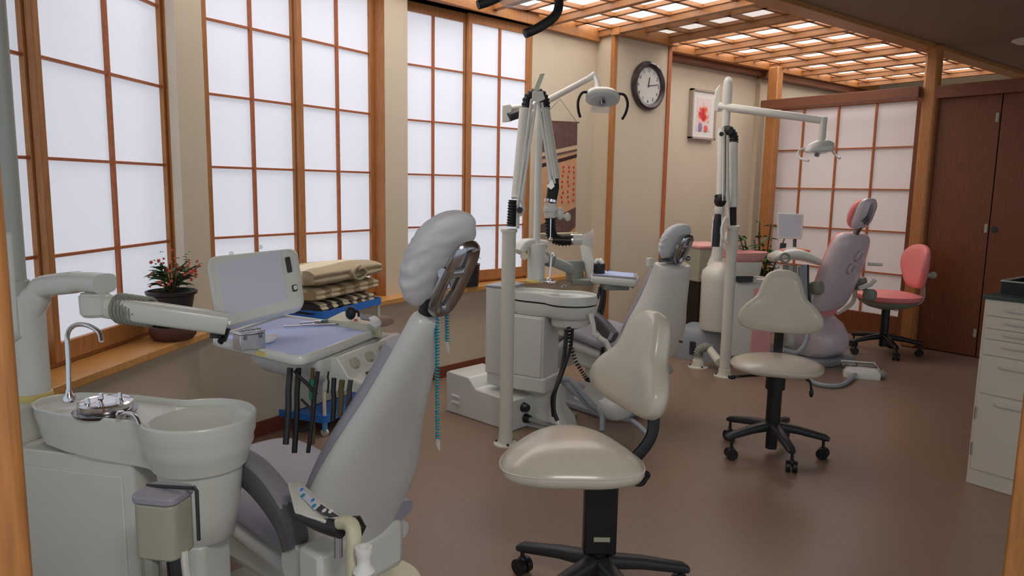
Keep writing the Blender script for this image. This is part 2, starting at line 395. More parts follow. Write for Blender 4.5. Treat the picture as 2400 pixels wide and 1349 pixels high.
for k, (u_, r_) in enumerate(((350, .019), (385, .012), (412, .015), (432, .009))):
    M().tube([P(u_, 1290, 1.62), P(u_ + 3, 1330, 1.62), P(u_ + 8 + 5 * k, 1450, 1.64)], r_).out('suction_hose', [GREYG, STEEL, CHAR, ENAM][k], u1)
# faucets and water cup plate
fb = P(163, 940, 1.95)
M().lathe([(.016, 0), (.016, .012), (.010, .02), (.006, .035)], fb).tube([fb + Vector((0, 0, .03)), P(160, 850, 1.95), P(158, 785, 1.95), P(175, 762, 1.93), P(205, 762, 1.9), P(232, 778, 1.88), P(238, 800, 1.87)], .0062, 10).out('cup_filler_spout', CHROME, u1)
pc = P(247, 948, 1.9)
m = M(); m.lathe([(.062, -.014), (.066, -.006), (.066, .008), (.060, .012), (.052, .008), (0, .006)], pc)
pl_ = m.out('cup_plate', CHROME, u1)
for k in range(5):
    a = 2 * PI * k / 5 + .4; M().cyl(pc + Vector((.04 * math.cos(a), .04 * math.sin(a), .008)), pc + Vector((.04 * math.cos(a), .04 * math.sin(a), .022)), .008, .005, 10).out('cup_stud', CHROME, pl_)
M().lathe([(.074, -.02), (.078, -.012), (.0, -.012)], pc).out('plate_seat', STEELD, pl_)
m = M(); m.tube([P(283, 972, 1.82), P(300, 968, 1.80), P(318, 975, 1.78), P(328, 995, 1.77)], .0052, 10); m.lathe([(.011, -.008), (.012, .004), (.008, .01), (0, .011)], P(283, 972, 1.82)); m.out('rinse_spout', CHROME, u1)
# column with arm
cc = Vector((.163, 2.372, 0))
M().lathe([(.050, .79), (.052, .80), (.050, .81), (.046, .812)], cc).out('column_ring', YELL, u1)
M().box((cc.x - .06, cc.y - .02, .40), (.12, .16, .79), rz=-.9).out('column_base', ENAM, u1, bevel=.01)
M().lathe([(.047, .81), (.0465, 1.02), (.046, 1.06), (.038, 1.085), (.030, 1.088)], cc).out('column', ENAM, u1)
M().sweep(smooth([P(62, 742, 2.0), P(80, 700, 2.0), P(105, 672, 2.0), P(150, 664, 1.98), P(200, 660, 1.96), P(246, 664, 1.93)], 4), [.085] * 6 + [.08] * 9 + [.07] * 6, [.075] * 6 + [.06] * 9 + [.052] * 6, up=UP, p=3.2, n=20).out('upper_arm', ENAM, u1, ang=60)
jc = P(224, 712, 1.93)
M().lathe([(.0, -.035), (.030, -.033), (.038, -.024), (.039, .022), (.034, .026), (.034, .03), (0, .031)], jc).out('arm_joint', ENAM, u1)
M().sweep(smooth([jc, P(280, 722, 1.95), P(420, 742, 2.0), P(530, 758, 2.05)], 3), .06, .062, up=UP, p=3.4, n=16).out('lower_arm', ENAM, u1, ang=50)
m = M()
for k in range(9):
    a = Vector(P(283 + k * 8.4, 722 + k * 1.1, 1.95 + .004 * k)); m.ring(a, .037, .0052, ax, 20, 6)
m.out('ribbed_sleeve', GREYG, u1)
# lamp pole and lamp above the frame
pz = P(42, 692, 1.98)
M().lathe([(.030, 1.075), (.030, 1.125), (.026, 1.128)], (pz.x, pz.y, 0)).cyl((pz.x, pz.y, 1.1), (pz.x, pz.y, 2.15), .0235).out('lamp_pole', POLEM, u1)
hp = P(1212, 0, 2.0)
m = M(); m.sweep(smooth([(pz.x, pz.y, 2.15), (pz.x + .35, pz.y - .05, 2.22), (hp.x - .1, hp.y + .05, 2.2), (hp.x, hp.y, 2.12)], 5), .04).out('lamp_arm', ENAMW, u1)
lh = M().loft([[hp + Vector((x * s_, y * s_, z)) for x, y in rrect(.19, .13, .05)] for z, s_ in ((.14, .35), (.10, .85), (.055, 1.0), (.03, .98), (.018, .9))]).out('lamp_head', ENAMW, u1, ang=50)
hp2 = P(1212, 4, 2.0)
M().loft([[hp2 + Vector((x * s_, y * s_, z)) for x, y in rrect(.15, .10, .04)] for z, s_ in ((.03, 1.0), (.0, .8), (-.012, .55))]).out('lamp_shield', CLEARP, lh, ang=50)
for pts in ([P(1120, 12, 1.96), P(1150, 2, 1.97), P(1180, -14, 1.99), P(1196, -40, 2.0)], [P(1230, 79, 1.9), P(1262, 65, 1.91), P(1300, 38, 1.93), P(1310, 8, 1.96), P(1302, -20, 1.98), P(1280, -40, 2.0)]):
    M().tube(pts, .0125, 12).out('lamp_handle', BLACKR, lh)
M().ab(P(6, 790, 1.75), P(6, 790, 1.75) + Vector((.035, .03, .25))).sweep([P(-10, 800, 1.74), P(34, 792, 1.74)], .06, .02, up=UP).out('side_bracket', ENAM, u1, bevel=.004)
# tray table
tz = .952
c0, c1, c2, c3 = [Vector((x, y, tz)) for x, y in ((.583, 2.165), (.703, 1.775), (1.075, 2.03), (.900, 2.42))]
def rquad(ps, r, k=5, z=0, ins=0):
    o = []; n = len(ps); cen = sum(ps, Vector()) / n
    for i in range(n):
        a, b, c = ps[i - 1], ps[i], ps[(i + 1) % n]; b = b + (cen - b).normalized() * ins * 1.41
        a = a + (cen - a).normalized() * ins * 1.41; c = c + (cen - c).normalized() * ins * 1.41
        p0 = b + (a - b).normalized() * r; p1 = b + (c - b).normalized() * r
        for j in range(k + 1):
            t = j / k; o.append((1 - t) ** 2 * p0 + 2 * t * (1 - t) * b + t * t * p1 + Vector((0, 0, z)))
    return o
Q = [c0, c1, c2, c3]
tr = M().loft([rquad(Q, .04, z=-.026, ins=.008), rquad(Q, .045, z=-.018), rquad(Q, .045, z=-.002), rquad(Q, .043, z=.003, ins=.004), rquad(Q, .035, z=.002, ins=.012), rquad(Q, .03, z=-.006, ins=.015)]).out('tray_top', ENAM, u1, ang=50)
M().loft([rquad(Q, .03, z=-.006, ins=.018), rquad(Q, .03, z=-.003, ins=.018)]).out('tray_mat', BLUEM, tr)
M().box(c0.lerp(c1, .60) + Vector((-.0015, -.0005, -.010)), (.038, .005, .012), rz=math.atan2((c1 - c0).y, (c1 - c0).x)).out('tape_mark', YELL, tr)
# instrument body under the tray
Qb = [Vector((x, y, .92)) for x, y in ((.68, 2.12), (.775, 1.83), (1.12, 2.055), (1.04, 2.35))]
Qc = [p_ + (sum(Qb, Vector()) / 4 - p_) * .14 for p_ in Qb]
M().loft([rquad(Qc, .03, z=-.070), rquad(Qb, .03, z=-.035), rquad(Qb, .03, z=.004)]).out('tray_body', GREYSH, u1, ang=50)
d_ = (Qb[2] - Qb[1]).normalized(); n_ = Vector((d_.y, -d_.x, 0))
c_ = [Qb[1] + d_ * .06, Qb[2] + d_ * .02]
m = M(); rings = []
for p_ in c_: rings.append([p_ + Vector((0, 0, .0)) - n_ * .03, p_ + n_ * .02 + Vector((0, 0, .004)), p_ + n_ * .055 + Vector((0, 0, -.05)), p_ + n_ * .10 + Vector((0, 0, -.065)), p_ + n_ * .10 + Vector((0, 0, -.09)), p_ - n_ * .03 + Vector((0, 0, -.10))])
m.loft(rings); cpn = m.out('control_panel', ENAM, u1, bevel=.004)
for k in range(3):
    o_ = Qb[1] + d_ * (.115 + .085 * k) + n_ * .040 + Vector((0, 0, -.024)); nn = (n_ * .84 + Vector((0, 0, .55))).normalized()
    M().cyl(o_, o_ + nn * .012, .0165, .014, 18).out('knob', BEIGEP, cpn)
for k in range(2):
    o_ = Qb[1] + d_ * (.15 + .085 * k) + n_ * .080 + Vector((0, 0, -.053))
    M().box((0, 0, 0), (.042, .022, .006), m=frame(o_, d_, n_)).out('instrument_slot', CHAR, cpn)
# film viewer
vA, vB, vC, vD = P(510, 772, 2.06), P(716, 718, 2.18), P(697, 578, 2.24), P(484, 600, 2.12)
vx = (vB - vA).normalized(); vy = (vD - vA).normalized(); vn = vx.cross(vy).normalized()
if vn.dot(Vector((0, 0, 1.4)) - vA) < 0: vn = -vn
V4 = [vA, vB, vC, vD]
def vring(ins, off, r=.03): return [p_ + vn * off for p_ in rquad(V4, r, ins=ins)]
fv = M().loft([vring(.01, -.045), vring(0, -.035), vring(0, -.008), vring(.006, 0), vring(.02, 0, .02)]).out('film_viewer', ENAM, u1, ang=50)
def vp(x, y, o=0.0): return vA + (vB - vA) * x + (vD - vA) * y + vn * o
pn = [vp(.10, .14), vp(.80, .14), vp(.82, .86), vp(.10, .86)]
M().loft([[p_ + vn * o_ for p_ in rquad(pn, .008)] for o_ in (-.002, .0015)]).out('frosted_screen', FILMW, fv)
m = M(); pe = rquad(pn, .008); m.sweep(pe + [pe[0]], .003); m.out('screen_edge', ENAMW, fv)
M().loft([[p_ + vn * o_ for p_ in rquad([vp(.865, .52), vp(.925, .52), vp(.925, .74), vp(.865, .74)], .004)] for o_ in (-.004, .002)]).out('dental_film', CHAR, fv)
M().loft([[p_ + vn * o_ for p_ in rquad([vp(.885, .24), vp(.945, .24), vp(.945, .33), vp(.885, .33)], .004)] for o_ in (-.004, .004)]).out('switch', BLACK, fv)
M().loft([[p_ + vn * o_ for p_ in rquad([vp(.90, .255), vp(.94, .255), vp(.94, .315), vp(.90, .315)], .003)] for o_ in (-.004, .006)]).out('switch_key', ENAMW, fv)
for x in (.28, .62): M().ball(vp(x, 1.0, -.02) , .007).out('top_clip', CLEARP, fv)
M().cyl(P(505, 778, 2.05), P(505, 792, 2.05), .016).cyl(vp(.1, .02, -.03), P(520, 800, 2.06), .012).out('arm_clamp', BLACK, u1)
# hoses hanging under the tray
hs = [(680, 862, 1.98, 670, 1040, .009, CHAR), (700, 862, 1.97, 690, 1060, .008, BLACKR), (733, 862, 1.97, 733, 1040, .006, TRUNK), (745, 870, 1.95, 722, 1060, .006, BLACKR), (783, 885, 1.95, 780, 985, .007, BLACKR), (802, 890, 1.95, 796, 975, .008, TRUNK), (822, 890, 1.95, 814, 965, .007, CHAR), (690, 868, 1.96, 742, 925, .005, BLACKR), (770, 870, 1.95, 768, 920, .003, BLACKR)]
for a, b, d, a2_, b2, r, mt_ in hs:
    M().tube([P(a, b, d), P(a * .7 + a2_ * .3 - 1, b * .7 + b2 * .3, d), P((a + a2_) / 2 + 1, (b + b2) / 2, d), P(a2_, b2, d)], r, 8).out('instrument_hose', mt_, u1)
M().tube([P(733, 888, 1.97), P(732, 915, 1.97), P(733, 935, 1.97)], .010).out('green_hose_grip', mat('green_plastic', rgb(20, 110, 84), .5), u1)
M().tube([P(706, 935, 1.96), P(728, 960, 1.95), P(728, 990, 1.95), P(708, 1010, 1.96), P(690, 1000, 1.97)], .0035).out('looped_cord', BLACKR, u1)
# handpieces at the far right of the tray
hpc = thing('handpiece_stand', 'small black scaler on its holder at the far right edge of the front tray', 'dental tool', P(822, 744, 2.30))
# side tray beyond the tray top
sd_ = M(); A_ = [P(765, 748, 2.36), P(895, 762, 2.22), P(890, 742, 2.42), P(806, 728, 2.5)]
sd_.loft([rquad(A_, .02, z=-.04), rquad(A_, .02, z=0)]); sd_.out('side_shelf', CREAMP, u1, bevel=.004)
S_ = [P(846, 748, 2.33), P(868, 752, 2.30), P(873, 739, 2.38), P(842, 736, 2.42)]
M().loft([rquad(S_, .006, z=0), rquad(S_, .006, z=.002)]).out('shelf_recess', CHAR, u1)
b0 = P(822, 746, 2.31)
M().ball(b0 + Vector((0, 0, .018)), (.017, .017, .022)).tube([b0 + Vector((0, 0, .03)), P(824, 731, 2.31), P(838, 729, 2.31), P(841, 742, 2.31)], .004).out('scaler', BLACKR, hpc)
M().lathe([(.006, 0), (.006, .004), (0, .005)], P(834, 751, 2.29)).out('red_button', RED, hpc)
t = thing('tissue_bundle', 'crumpled white and brownish wrappings beside the front tray, right against the chair back', 'wrapping', P(890, 762, 2.24))
M().loft([[P(866 + k, 758 + k * .15, 2.2) + Vector((0, 0, z)), P(880 + k, 768, 2.18) + Vector((0, 0, z)), P(893 + k, 762, 2.2) + Vector((0, 0, z)), P(880 + k, 752, 2.24) + Vector((0, 0, z))] for k, z in ((0, 0), (1, .01), (-2, .018))]).out('paper_wrap', WHITEP, t)
M().ball(P(898, 752, 2.24), (.035, .03, .016)).out('cloth_wrap', mat('dusty_pink_cloth', rgb(176, 146, 134), .9), t)
# ---- things on the tray
t = thing('sterilizer_box', 'small shiny steel box with two clasps at the left end of the blue tray mat', 'box', P(578, 790, 1.98))
ba, bb, bc, bd = P(562, 800, 1.93), P(533, 782, 2.02), P(622, 771, 2.04), P(594, 757, 2.12)
bx = (P(622, 780, 1.97) - P(563, 800, 1.92)); bx.z = 0; bL = bx.length; bx.normalize(); by = Vector((-bx.y, bx.x, 0))
B0 = P(563, 798, 1.925); B0.z = .9535
FB = frame(B0, bx, by)
m = M(); m.box((bL / 2, .022, .022), (bL, .044, .042), m=FB); bxo = m.out('box_body', STEEL, t, bevel=.002)
m = M(); m.box((bL / 2, .022, .0475), (bL + .002, .046, .008), m=FB); m.out('lid', CHROME, t, bevel=.002)
m = M()
for k in range(4): m.cyl(FB @ Vector((.016 + .016 * k, .022, .0515)), FB @ Vector((.016 + .016 * k, .022, .053)), .006, n=12)
m.out('lid_dimples', STEELD, t)
for x in (.2, .8): M().box((bL * x, -.002, .039), (.008, .004, .016), m=FB).out('clasp', STEELD, t, bevel=.001)
t = thing('cotton_roll', 'small white bottle-shaped cotton roll lying right of the steel box', 'cotton roll', P(638, 768, 2.06))
zc = Vector((0, 0, .012)); a_ = P(624, 768, 2.04); a_.z = .963; b_ = P(650, 764, 2.1); b_.z = .961
M().sweep([a_, a_.lerp(b_, .15), a_.lerp(b_, .5), a_.lerp(b_, .8), b_], [.018, .024, .023, .016, .008], n=14).out('cotton', WHITEP, t, ang=60)
def scissors(name, label, pts_l, loops, mt_, cat='forceps', group=None):
    t = thing(name, label, cat, pts_l[0])
    M().sweep(pts_l, .009, .005, up=UP).out('blade', mt_, t)
    for c, r, d in loops: 
        pts = [c + d * (math.cos(a) * r[0]) + Vector((-d.y, d.x, 0)) * (math.sin(a) * r[1]) for a in [2 * PI * k / 20 for k in range(21)]]
        M().sweep(pts, .0055, n=6).out('finger_ring', mt_, t)
    return t
def TP(u, v):
    p_ = Zp(u, v, .954); return p_
sa, sb = TP(665, 764), TP(832, 757); sdv = (sb - sa).normalized()
scissors('dental_forceps', 'long steel forceps with finger rings lying in front on the blue mat', [sa, sa.lerp(sb, .3), sa.lerp(sb, .52), sa.lerp(sb, .7)], [(sa.lerp(sb, .84), (.032, .012), sdv), (TP(762, 757), (.036, .010), sdv)], CHROME)
sa, sb = TP(702, 757), TP(786, 748); sdv = (sb - sa).normalized()
scissors('dental_tweezers', 'steel tweezers with a teal grip lying behind the long forceps', [sa, sa.lerp(sb, .5), sb], [(TP(768, 752), (.03, .009), sdv)], CHROME, 'tweezers')
tw = thing('teal_marker', 'flat teal identification tag on the tweezers of the blue mat', 'tag', TP(764, 752)); M().box(TP(764, 752) + Vector((0, 0, .003)), (.03, .008, .003), rz=math.atan2(sdv.y, sdv.x)).out('tag_plate', TEAL, tw)

# ------------------------------------------------------------------ chairs
def chair_shell(o, A, B, rows, mt, cmt, cush=.045, box=2.6, cv=0.0):
    """A,B: foot and head of the back axis in the thing's frame; rows (t, half width, depth, cushion half width)"""
    A = Vector(A); B = Vector(B); t_ = (B - A).normalized(); y = Vector((0, 1, 0)); n = y.cross(t_).normalized()
    if n.x < 0: n = -n
    rings = []; cr_ = []
    for t, hw, dp, ch in rows:
        c = A.lerp(B, t) + n * (cv * math.sin(PI * min(1, t * 1.25)) if t < .8 else 0); r = []
        for k in range(28):
            a = 2 * PI * k / 28; cx, sy = sp(math.cos(a), box), sp(math.sin(a), box)
            r.append(c + n * (cx * (.012 if cx > 0 else dp)) + y * (hw * sy))
        rings.append(r)
        if ch:
            cr_.append([c + n * (.008 + (cx_ * cush if cx_ > 0 else cx_ * .006)) + y * (ch * sy_) for cx_, sy_ in [(sp(math.cos(2 * PI * k / 24), 3), sp(math.sin(2 * PI * k / 24), 3)) for k in range(24)]])
    s = M().loft(smrings(rings)).out('back_shell', mt, o, ang=60, world=False)
    c = M().loft(smrings(cr_)).out('back_cushion', cmt, o, ang=60, world=False)
    return s, c, t_, n
def smrings(R, k=3):
    if len(R) < 3: return R
    cols = [smooth([r[j] for r in R], k) for j in range(len(R[0]))]
    return [[c[i] for c in cols] for i in range(len(cols[0]))]
def headrest(o, c, t_, n, w, L, capmat, cover=True, fr=True, pad=CUSH):
    """pad centre c, axis t_, facing n"""
    y = Vector((0, 1, 0)); rings = []; random.seed(3)
    for i in range(31):
        s = -1 + 2 * i / 30; e = math.sqrt(max(0, 1 - abs(s) ** 2.6)) * .97 + .03
        r = []
        for k in range(72):
            a = 2 * PI * k / 72; cx, sy = math.cos(a), math.sin(a)
            wob = 1 + (.035 * abs(math.sin(s * 9.5 + cx * 2.2 + 2.4 * noise.noise(Vector((s * 1.5, cx, sy))))) + .028 * math.sin(s * 21 + cx * 5 + 5 * noise.noise(Vector((s * 2, cx * 2, sy + 3)))) if cover else 0)
            fx = (.056 if cx > 0 else .035)
            r.append(c + t_ * (s * L / 2) + n * (cx * fx * e * wob - .012 * s * s) + y * (sy * w / 2 * e * wob))
        rings.append(r)
    p_ = M().loft(rings).out('head_pad', pad, o, ang=180, world=False)
    if cover:
        rings2 = [[v + ((v - c).normalized() * .007) for v in r] for r in rings]
        M().loft(rings2).out('disposable_cover', capmat, p_, ang=20 if False else 180, world=False)
    if fr:
        pts = []
        for k in range(32):
            a = 2 * PI * k / 32; pts.append(c - n * .072 + t_ * (sp(math.sin(a), 3.2) * L * .36 - L * .06) + y * (sp(math.cos(a), 3.2) * w * .19))
        m = M(); m.sweep(pts + [pts[0], pts[1]], .026, .034, n=8, cap=False, p=3); m.out('head_frame', HEADM, o, world=False)
        M().cyl(c - n * .065 - y * w * .25, c - n * .065 + y * w * .25, .014).cyl(c - n * .062 - t_ * .05, c - n * .02, .012).out('head_pivot', STEEL, o, world=False)
def seatpad(o, pts, hw, th, mt, shell=None, name='seat_cushion'):
    """pts: side profile of the top, from back to front"""
    pts = smooth(pts, 4); rings = []; rs = []
    for i, p in enumerate(pts):
        t = (pts[min(i + 1, len(pts) - 1)] - pts[max(i - 1, 0)]).normalized(); up = Vector((-t.z, 0, t.x)); e = 1.0
        s = i / (len(pts) - 1); e = 1 - .10 * (2 * s - 1) ** 6
        w = hw(s) if callable(hw) else hw
        rings.append([p - up * th / 2 + up * (sp(math.sin(a), 3) * th / 2 * (e if s in (0, 1) else 1)) + Vector((0, 1, 0)) * (sp(math.cos(a), 3.4) * w * e) for a in [2 * PI * k / 28 for k in range(28)]])
        rs.append([p - up * (th + .03) + up * (sp(math.sin(a), 3) * .045) + Vector((0, 1, 0)) * (sp(math.cos(a), 3) * (w - .012) * e) for a in [2 * PI * k / 28 for k in range(28)]])
    M().loft(rings).out(name, mt, o, ang=70, world=False)
    if shell: M().loft(rs).out('seat_shell', shell, o, ang=60, world=False)
# ---- chair nearest the camera
ph = math.radians(105)
ch1 = thing('dental_chair', 'grey lilac dental chair nearest the camera, teal coil clips hanging from its covered headrest', 'dental chair', (.90, 1.86, 0), ph)
rows = [(0, .085, .03, 0), (.07, .12, .05, 0), (.17, .165, .065, .13), (.32, .20, .075, .186), (.42, .19, .07, .18), (.55, .158, .06, .152), (.72, .115, .05, .11), (.88, .078, .045, .07), (.98, .05, .04, 0), (1.0, .035, .03, 0)]
_, _, t_, n_ = chair_shell(ch1, (.055, 0, .27), (-.27, 0, 1.075), rows, GREYSH, CUSH, cush=.055, cv=.035)
t2 = Vector((-.50, 0, .87)).normalized(); n2 = Vector((.87, 0, .50)).normalized()
headrest(ch1, Vector((-.315, 0, 1.22)), t2, n2, .185, .27, CAPM)
M().cyl((-.27, 0, 1.06), (-.285, 0, 1.115), .021).tube([(-.285, 0, 1.10), (-.30, 0, 1.15), (-.33, 0, 1.19)], .012, 10).ball((-.305, 0, 1.16), .021).out('head_post', BLACK, ch1, world=False)
seatpad(ch1, [(-.02, 0, .44), (.12, 0, .455), (.3, 0, .475), (.46, 0, .50), (.58, 0, .505), (.66, 0, .47), (.78, 0, .36), (.95, 0, .22)], lambda s: .235 - .05 * s, .085, CUSH, GREYSH)
M().box((.22, 0, .30), (.50, .34, .16)).box((.22, 0, .15), (.3, .22, .3)).out('seat_base', ENAM, ch1, bevel=.03, world=False)
M().prism(rrect(.86, .56, .14, cx=.18), .02, .07).prism(rrect(.9, .6, .15, cx=.18), 0, .025).out('floor_plate', GREYSH, ch1, bevel=.012, world=False)
fc_ = Zp(862, 1362, .12); fc_.z = 0
M().lathe([(.18, 0), (.18, .10), (.172, .116), (.15, .12), (0, .122)], fc_, n=40).out('base_cover', CREAMP, ch1)
ar = smooth([P(530, 1080, 2.02), P(556, 1088, 2.0), P(600, 1115, 1.96), P(645, 1165, 1.92), P(680, 1225, 1.88), P(694, 1285, 1.86)], 4)
M().sweep(ar, [.06 + .012 * math.sin(i / len(ar) * PI) for i in range(len(ar))], .085, up=UP, p=3, n=16).out('armrest', ARMG, ch1, ang=60)
M().sweep([p_ + Vector((0, 0, .034)) for p_ in ar], .058, .03, up=UP, p=2.6, n=14).out('armrest_pad', ARML, ch1, ang=60)
m = M(); jb = P(762, 1330, 1.80)
m.box(jb, (.085, .10, .13), rz=ph); m.out('hinge_housing', ENAM, ch1, bevel=.012)
hj = P(650, 1325, 1.84); yv = Vector((math.cos(ph + PI / 2), math.sin(ph + PI / 2), 0))
M().cyl(P(690, 1330, 1.83), P(690, 1330, 1.83) - yv * .05, .06, n=28).out('hinge_disc', GREYSH, ch1, bevel=.006)
M().cyl(P(748, 1281, 1.78), P(748, 1281, 1.78) + Vector((0, 0, .003)), .016).out('hinge_screw', CHAR, ch1)
# assistant control panel on its arm
as1 = thing('assistant_control', 'white keypad on a black and cream bracket reaching in front of the nearest chair back', 'control panel', P(800, 1340, 1.62))
kA, kB, kC, kD = P(700, 1226, 1.68), P(806, 1222, 1.60), P(698, 1122, 1.80), P(664, 1135, 1.82)
Kq = [P(690, 1204, 1.70), P(762, 1224, 1.62), P(806, 1216, 1.66), P(700, 1124, 1.82), P(672, 1128, 1.80)]
kn = (Kq[1] - Kq[0]).cross(Kq[3] - Kq[0]).normalized()
if kn.z < 0: kn = -kn
def kring(sc, off):
    cen = sum(Kq, Vector()) / 5; return [cen + (p_ - cen) * sc + kn * off for p_ in rquad(Kq, .012, k=4)]
kp = M().loft([kring(.9, -.035), kring(1.0, -.026), kring(1.0, -.006), kring(.96, 0), kring(.9, .001)]).out('keypad_case', ENAM, as1, ang=50)
def kk(u, v): return onplane(u, v, Kq[0], kn) + kn * .002
for ps, mt_, nm in (([kk(693, 1150), kk(738, 1196), kk(752, 1187), kk(706, 1142)], FILMW, 'key_field'), ([kk(742, 1196), kk(772, 1214), kk(796, 1211), kk(754, 1183)], CHAR, 'dark_field')):
    M().loft([[p_ + kn * o_ for p_ in ps] for o_ in (0, .0012)]).out(nm, mt_, kp)
for u_, v_, r_, mt_ in ((709, 1149, .005, BLUEP), (712, 1163, .006, TEAL), (735, 1174, .005, BLUEP), (738, 1187, .006, TEAL), (762, 1198, .006, ENAMW), (777, 1200, .006, LABELM)):
    c = kk(u_, v_) + kn * .001; M().cyl(c, c + kn * .0015, r_, n=14).out('key', mt_, kp)
M().sweep(smooth([P(690, 1208, 1.69), P(740, 1226, 1.66), P(800, 1240, 1.62)], 3), [.014, .02, .024, .03, .034, .036, .036], [.01, .014, .02, .028, .034, .04, .042], up=UP, n=12).out('bracket_arm', CHAR, as1, ang=60)
M().sweep(smooth([P(798, 1224, 1.62), P(818, 1226, 1.6), P(829, 1250, 1.58), P(829, 1345, 1.58), P(829, 1400, 1.58)], 4), .028, .032, up=(1, .2, 0), p=3, n=14).out('cream_post', CREAMP, as1, ang=60)
M().sweep([P(818, 1219, 1.63), P(836, 1222, 1.62), P(845, 1235, 1.62), P(840, 1262, 1.62)], [.02, .03, .026, .01], n=10).out('black_grip', BLACK, as1)
M().cyl(P(793, 1245, 1.66), P(793, 1305, 1.66), .010).out('steel_pin', STEEL, as1)
t = thing('hose_cap', 'small white flared plastic hose end standing at the bottom, right of the cream bracket', 'hose end', P(853, 1400, 1.56))
pp = P(853, 1349, 1.56)
M().lathe([(.0, -.08), (.0165, -.08), (.018, .0), (.024, .012), (.014, .028), (.0155, .045), (.0185, .052), (.0185, .066), (.011, .0665), (.009, .05), (0, .05)], pp).out('cap', WHITEP, t)
# teal coil clips
def coil(o, a, b, R, turns, r=.0028):
    a, b = Vector(a), Vector(b); pts = []
    for k in range(turns * 9):
        s = k / (turns * 9 - 1); an = 2 * PI * turns * s; pts.append(a.lerp(b, s) + Vector((R * math.cos(an), R * math.sin(an), 0)))
    M().sweep(pts, 2 * r, n=5).out('coil', TEAL, o)
bb_ = thing('bib_chain', 'teal coiled bib chain with two clear clips hanging behind the covered headrest nearest the camera', 'bib chain', P(1035, 735, 1.95))
coil(bb_, P(1024, 735, 1.88), P(1026, 1028, 1.88), .0052, 40, .0021); coil(bb_, P(1047, 712, 2.0), P(1048, 800, 2.0), .0058, 13, .0021)
for (u_, v_, d_2) in ((1026, 1028, 1.88), (1048, 800, 2.0)):
    M().sweep([P(u_, v_, d_2), P(u_ + 1, v_ + 12, d_2), P(u_ + 3, v_ + 26, d_2)], [.012, .018, .008], [.005, .01, .004], up=(1, 0, 0)).out('clip', CLEARP, bb_)
M().tube([P(1024, 736, 1.88), P(1030, 716, 1.90), P(1040, 705, 1.93), P(1047, 712, 2.0)], .002).out('cord', TEAL, bb_)
# ------------------------------------------------------------------ cart with blankets
ca = Vector((1.355, 3.60, 0)); cb = Vector((1.60, 3.575, 0))
cfl, cfr = Zp(758, 735, .70), Zp(897, 700, .70)          # front corner and right corner of the top tray
dxc = (cfr - cfl); dxc.z = 0; cw = dxc.length; dxc.normalize(); dyc = Vector((-dxc.y, dxc.x, 0))
cd_ = .36
cart = thing('storage_cart', 'blue and white three-tier cart carrying folded blankets under the middle window', 'cart', (cfl.x, cfl.y, 0))
FC = frame((cfl.x, cfl.y, 0), dxc, dyc)
for nm, z, mt_ in (('top_shelf', .665, BLUEP), ('middle_shelf', .34, BLUEL), ('bottom_shelf', .075, BLUEP)):
    m = M(); o1 = rrect(cw, cd_, .025, cx=cw / 2, cy=cd_ / 2); o2 = rrect(cw - .012, cd_ - .012, .02, cx=cw / 2, cy=cd_ / 2); o3 = rrect(cw - .03, cd_ - .03, .015, cx=cw / 2, cy=cd_ / 2)
    m.loft([[FC @ Vector((x, y, zz)) for x, y in o] for o, zz in ((o3, z), (o1, z + .004), (o1, z + .045), (o2, z + .045), (o3, z + .010))]); m.out(nm, mt_, cart, ang=50)
for x in (.02, cw - .02):
    for y in (.02, cd_ - .02):
        lg = M().cyl(FC @ Vector((x, y, .03)), FC @ Vector((x, y, .67)), .010).out('leg', POLEW, cart)
        M().cyl(FC @ Vector((x, y, .30)), FC @ Vector((x, y, .345)), .016).out('leg_collar', BLUEL, lg)
        M().cyl(FC @ Vector((x, y, .03)), FC @ Vector((x, y, .10)), .015).out('leg_collar', BLUEL, lg)
        M().cyl(FC @ Vector((x - .008, y, .022)), FC @ Vector((x + .008, y, .022)), .022).out('caster', ENAM, lg)
def blanket_mat(name, base, dark, sc, direction='X'):
    m = mat(name, base, .95, bump=.8, scale=120); nt = m.node_tree; b = nt.nodes['Principled BSDF']
    tc = nt.nodes.new('ShaderNodeTexCoord'); mp = nt.nodes.new('ShaderNodeMapping'); nt.links.new(tc.outputs['Object'], mp.inputs[0]); mp.inputs['Rotation'].default_value = (0, 0, -.56)
    w1 = nt.nodes.new('ShaderNodeTexWave'); w1.bands_direction = direction; w1.inputs['Scale'].default_value = sc; w1.inputs['Distortion'].default_value = .6; w1.inputs['Detail'].default_value = 1
    nt.links.new(mp.outputs[0], w1.inputs[0])
    r = nt.nodes.new('ShaderNodeValToRGB'); e = r.color_ramp.elements; e[0].position = .42; e[0].color = (*base, 1); e[1].position = .55; e[1].color = (*dark, 1)
    nt.links.new(w1.outputs[0], r.inputs[0]); nt.links.new(r.outputs[0], b.inputs['Base Color']); return m
BL = [blanket_mat('cream_stripe_blanket', rgb(226, 214, 184), rgb(118, 98, 82), 3.6), blanket_mat('check_blanket', rgb(214, 200, 170), rgb(168, 146, 112), 2.2), blanket_mat('pale_blanket', rgb(228, 218, 190), rgb(178, 164, 136), 1.3, 'Y'), blanket_mat('dark_stripe_blanket', rgb(206, 198, 170), rgb(62, 54, 52), 3.0)]
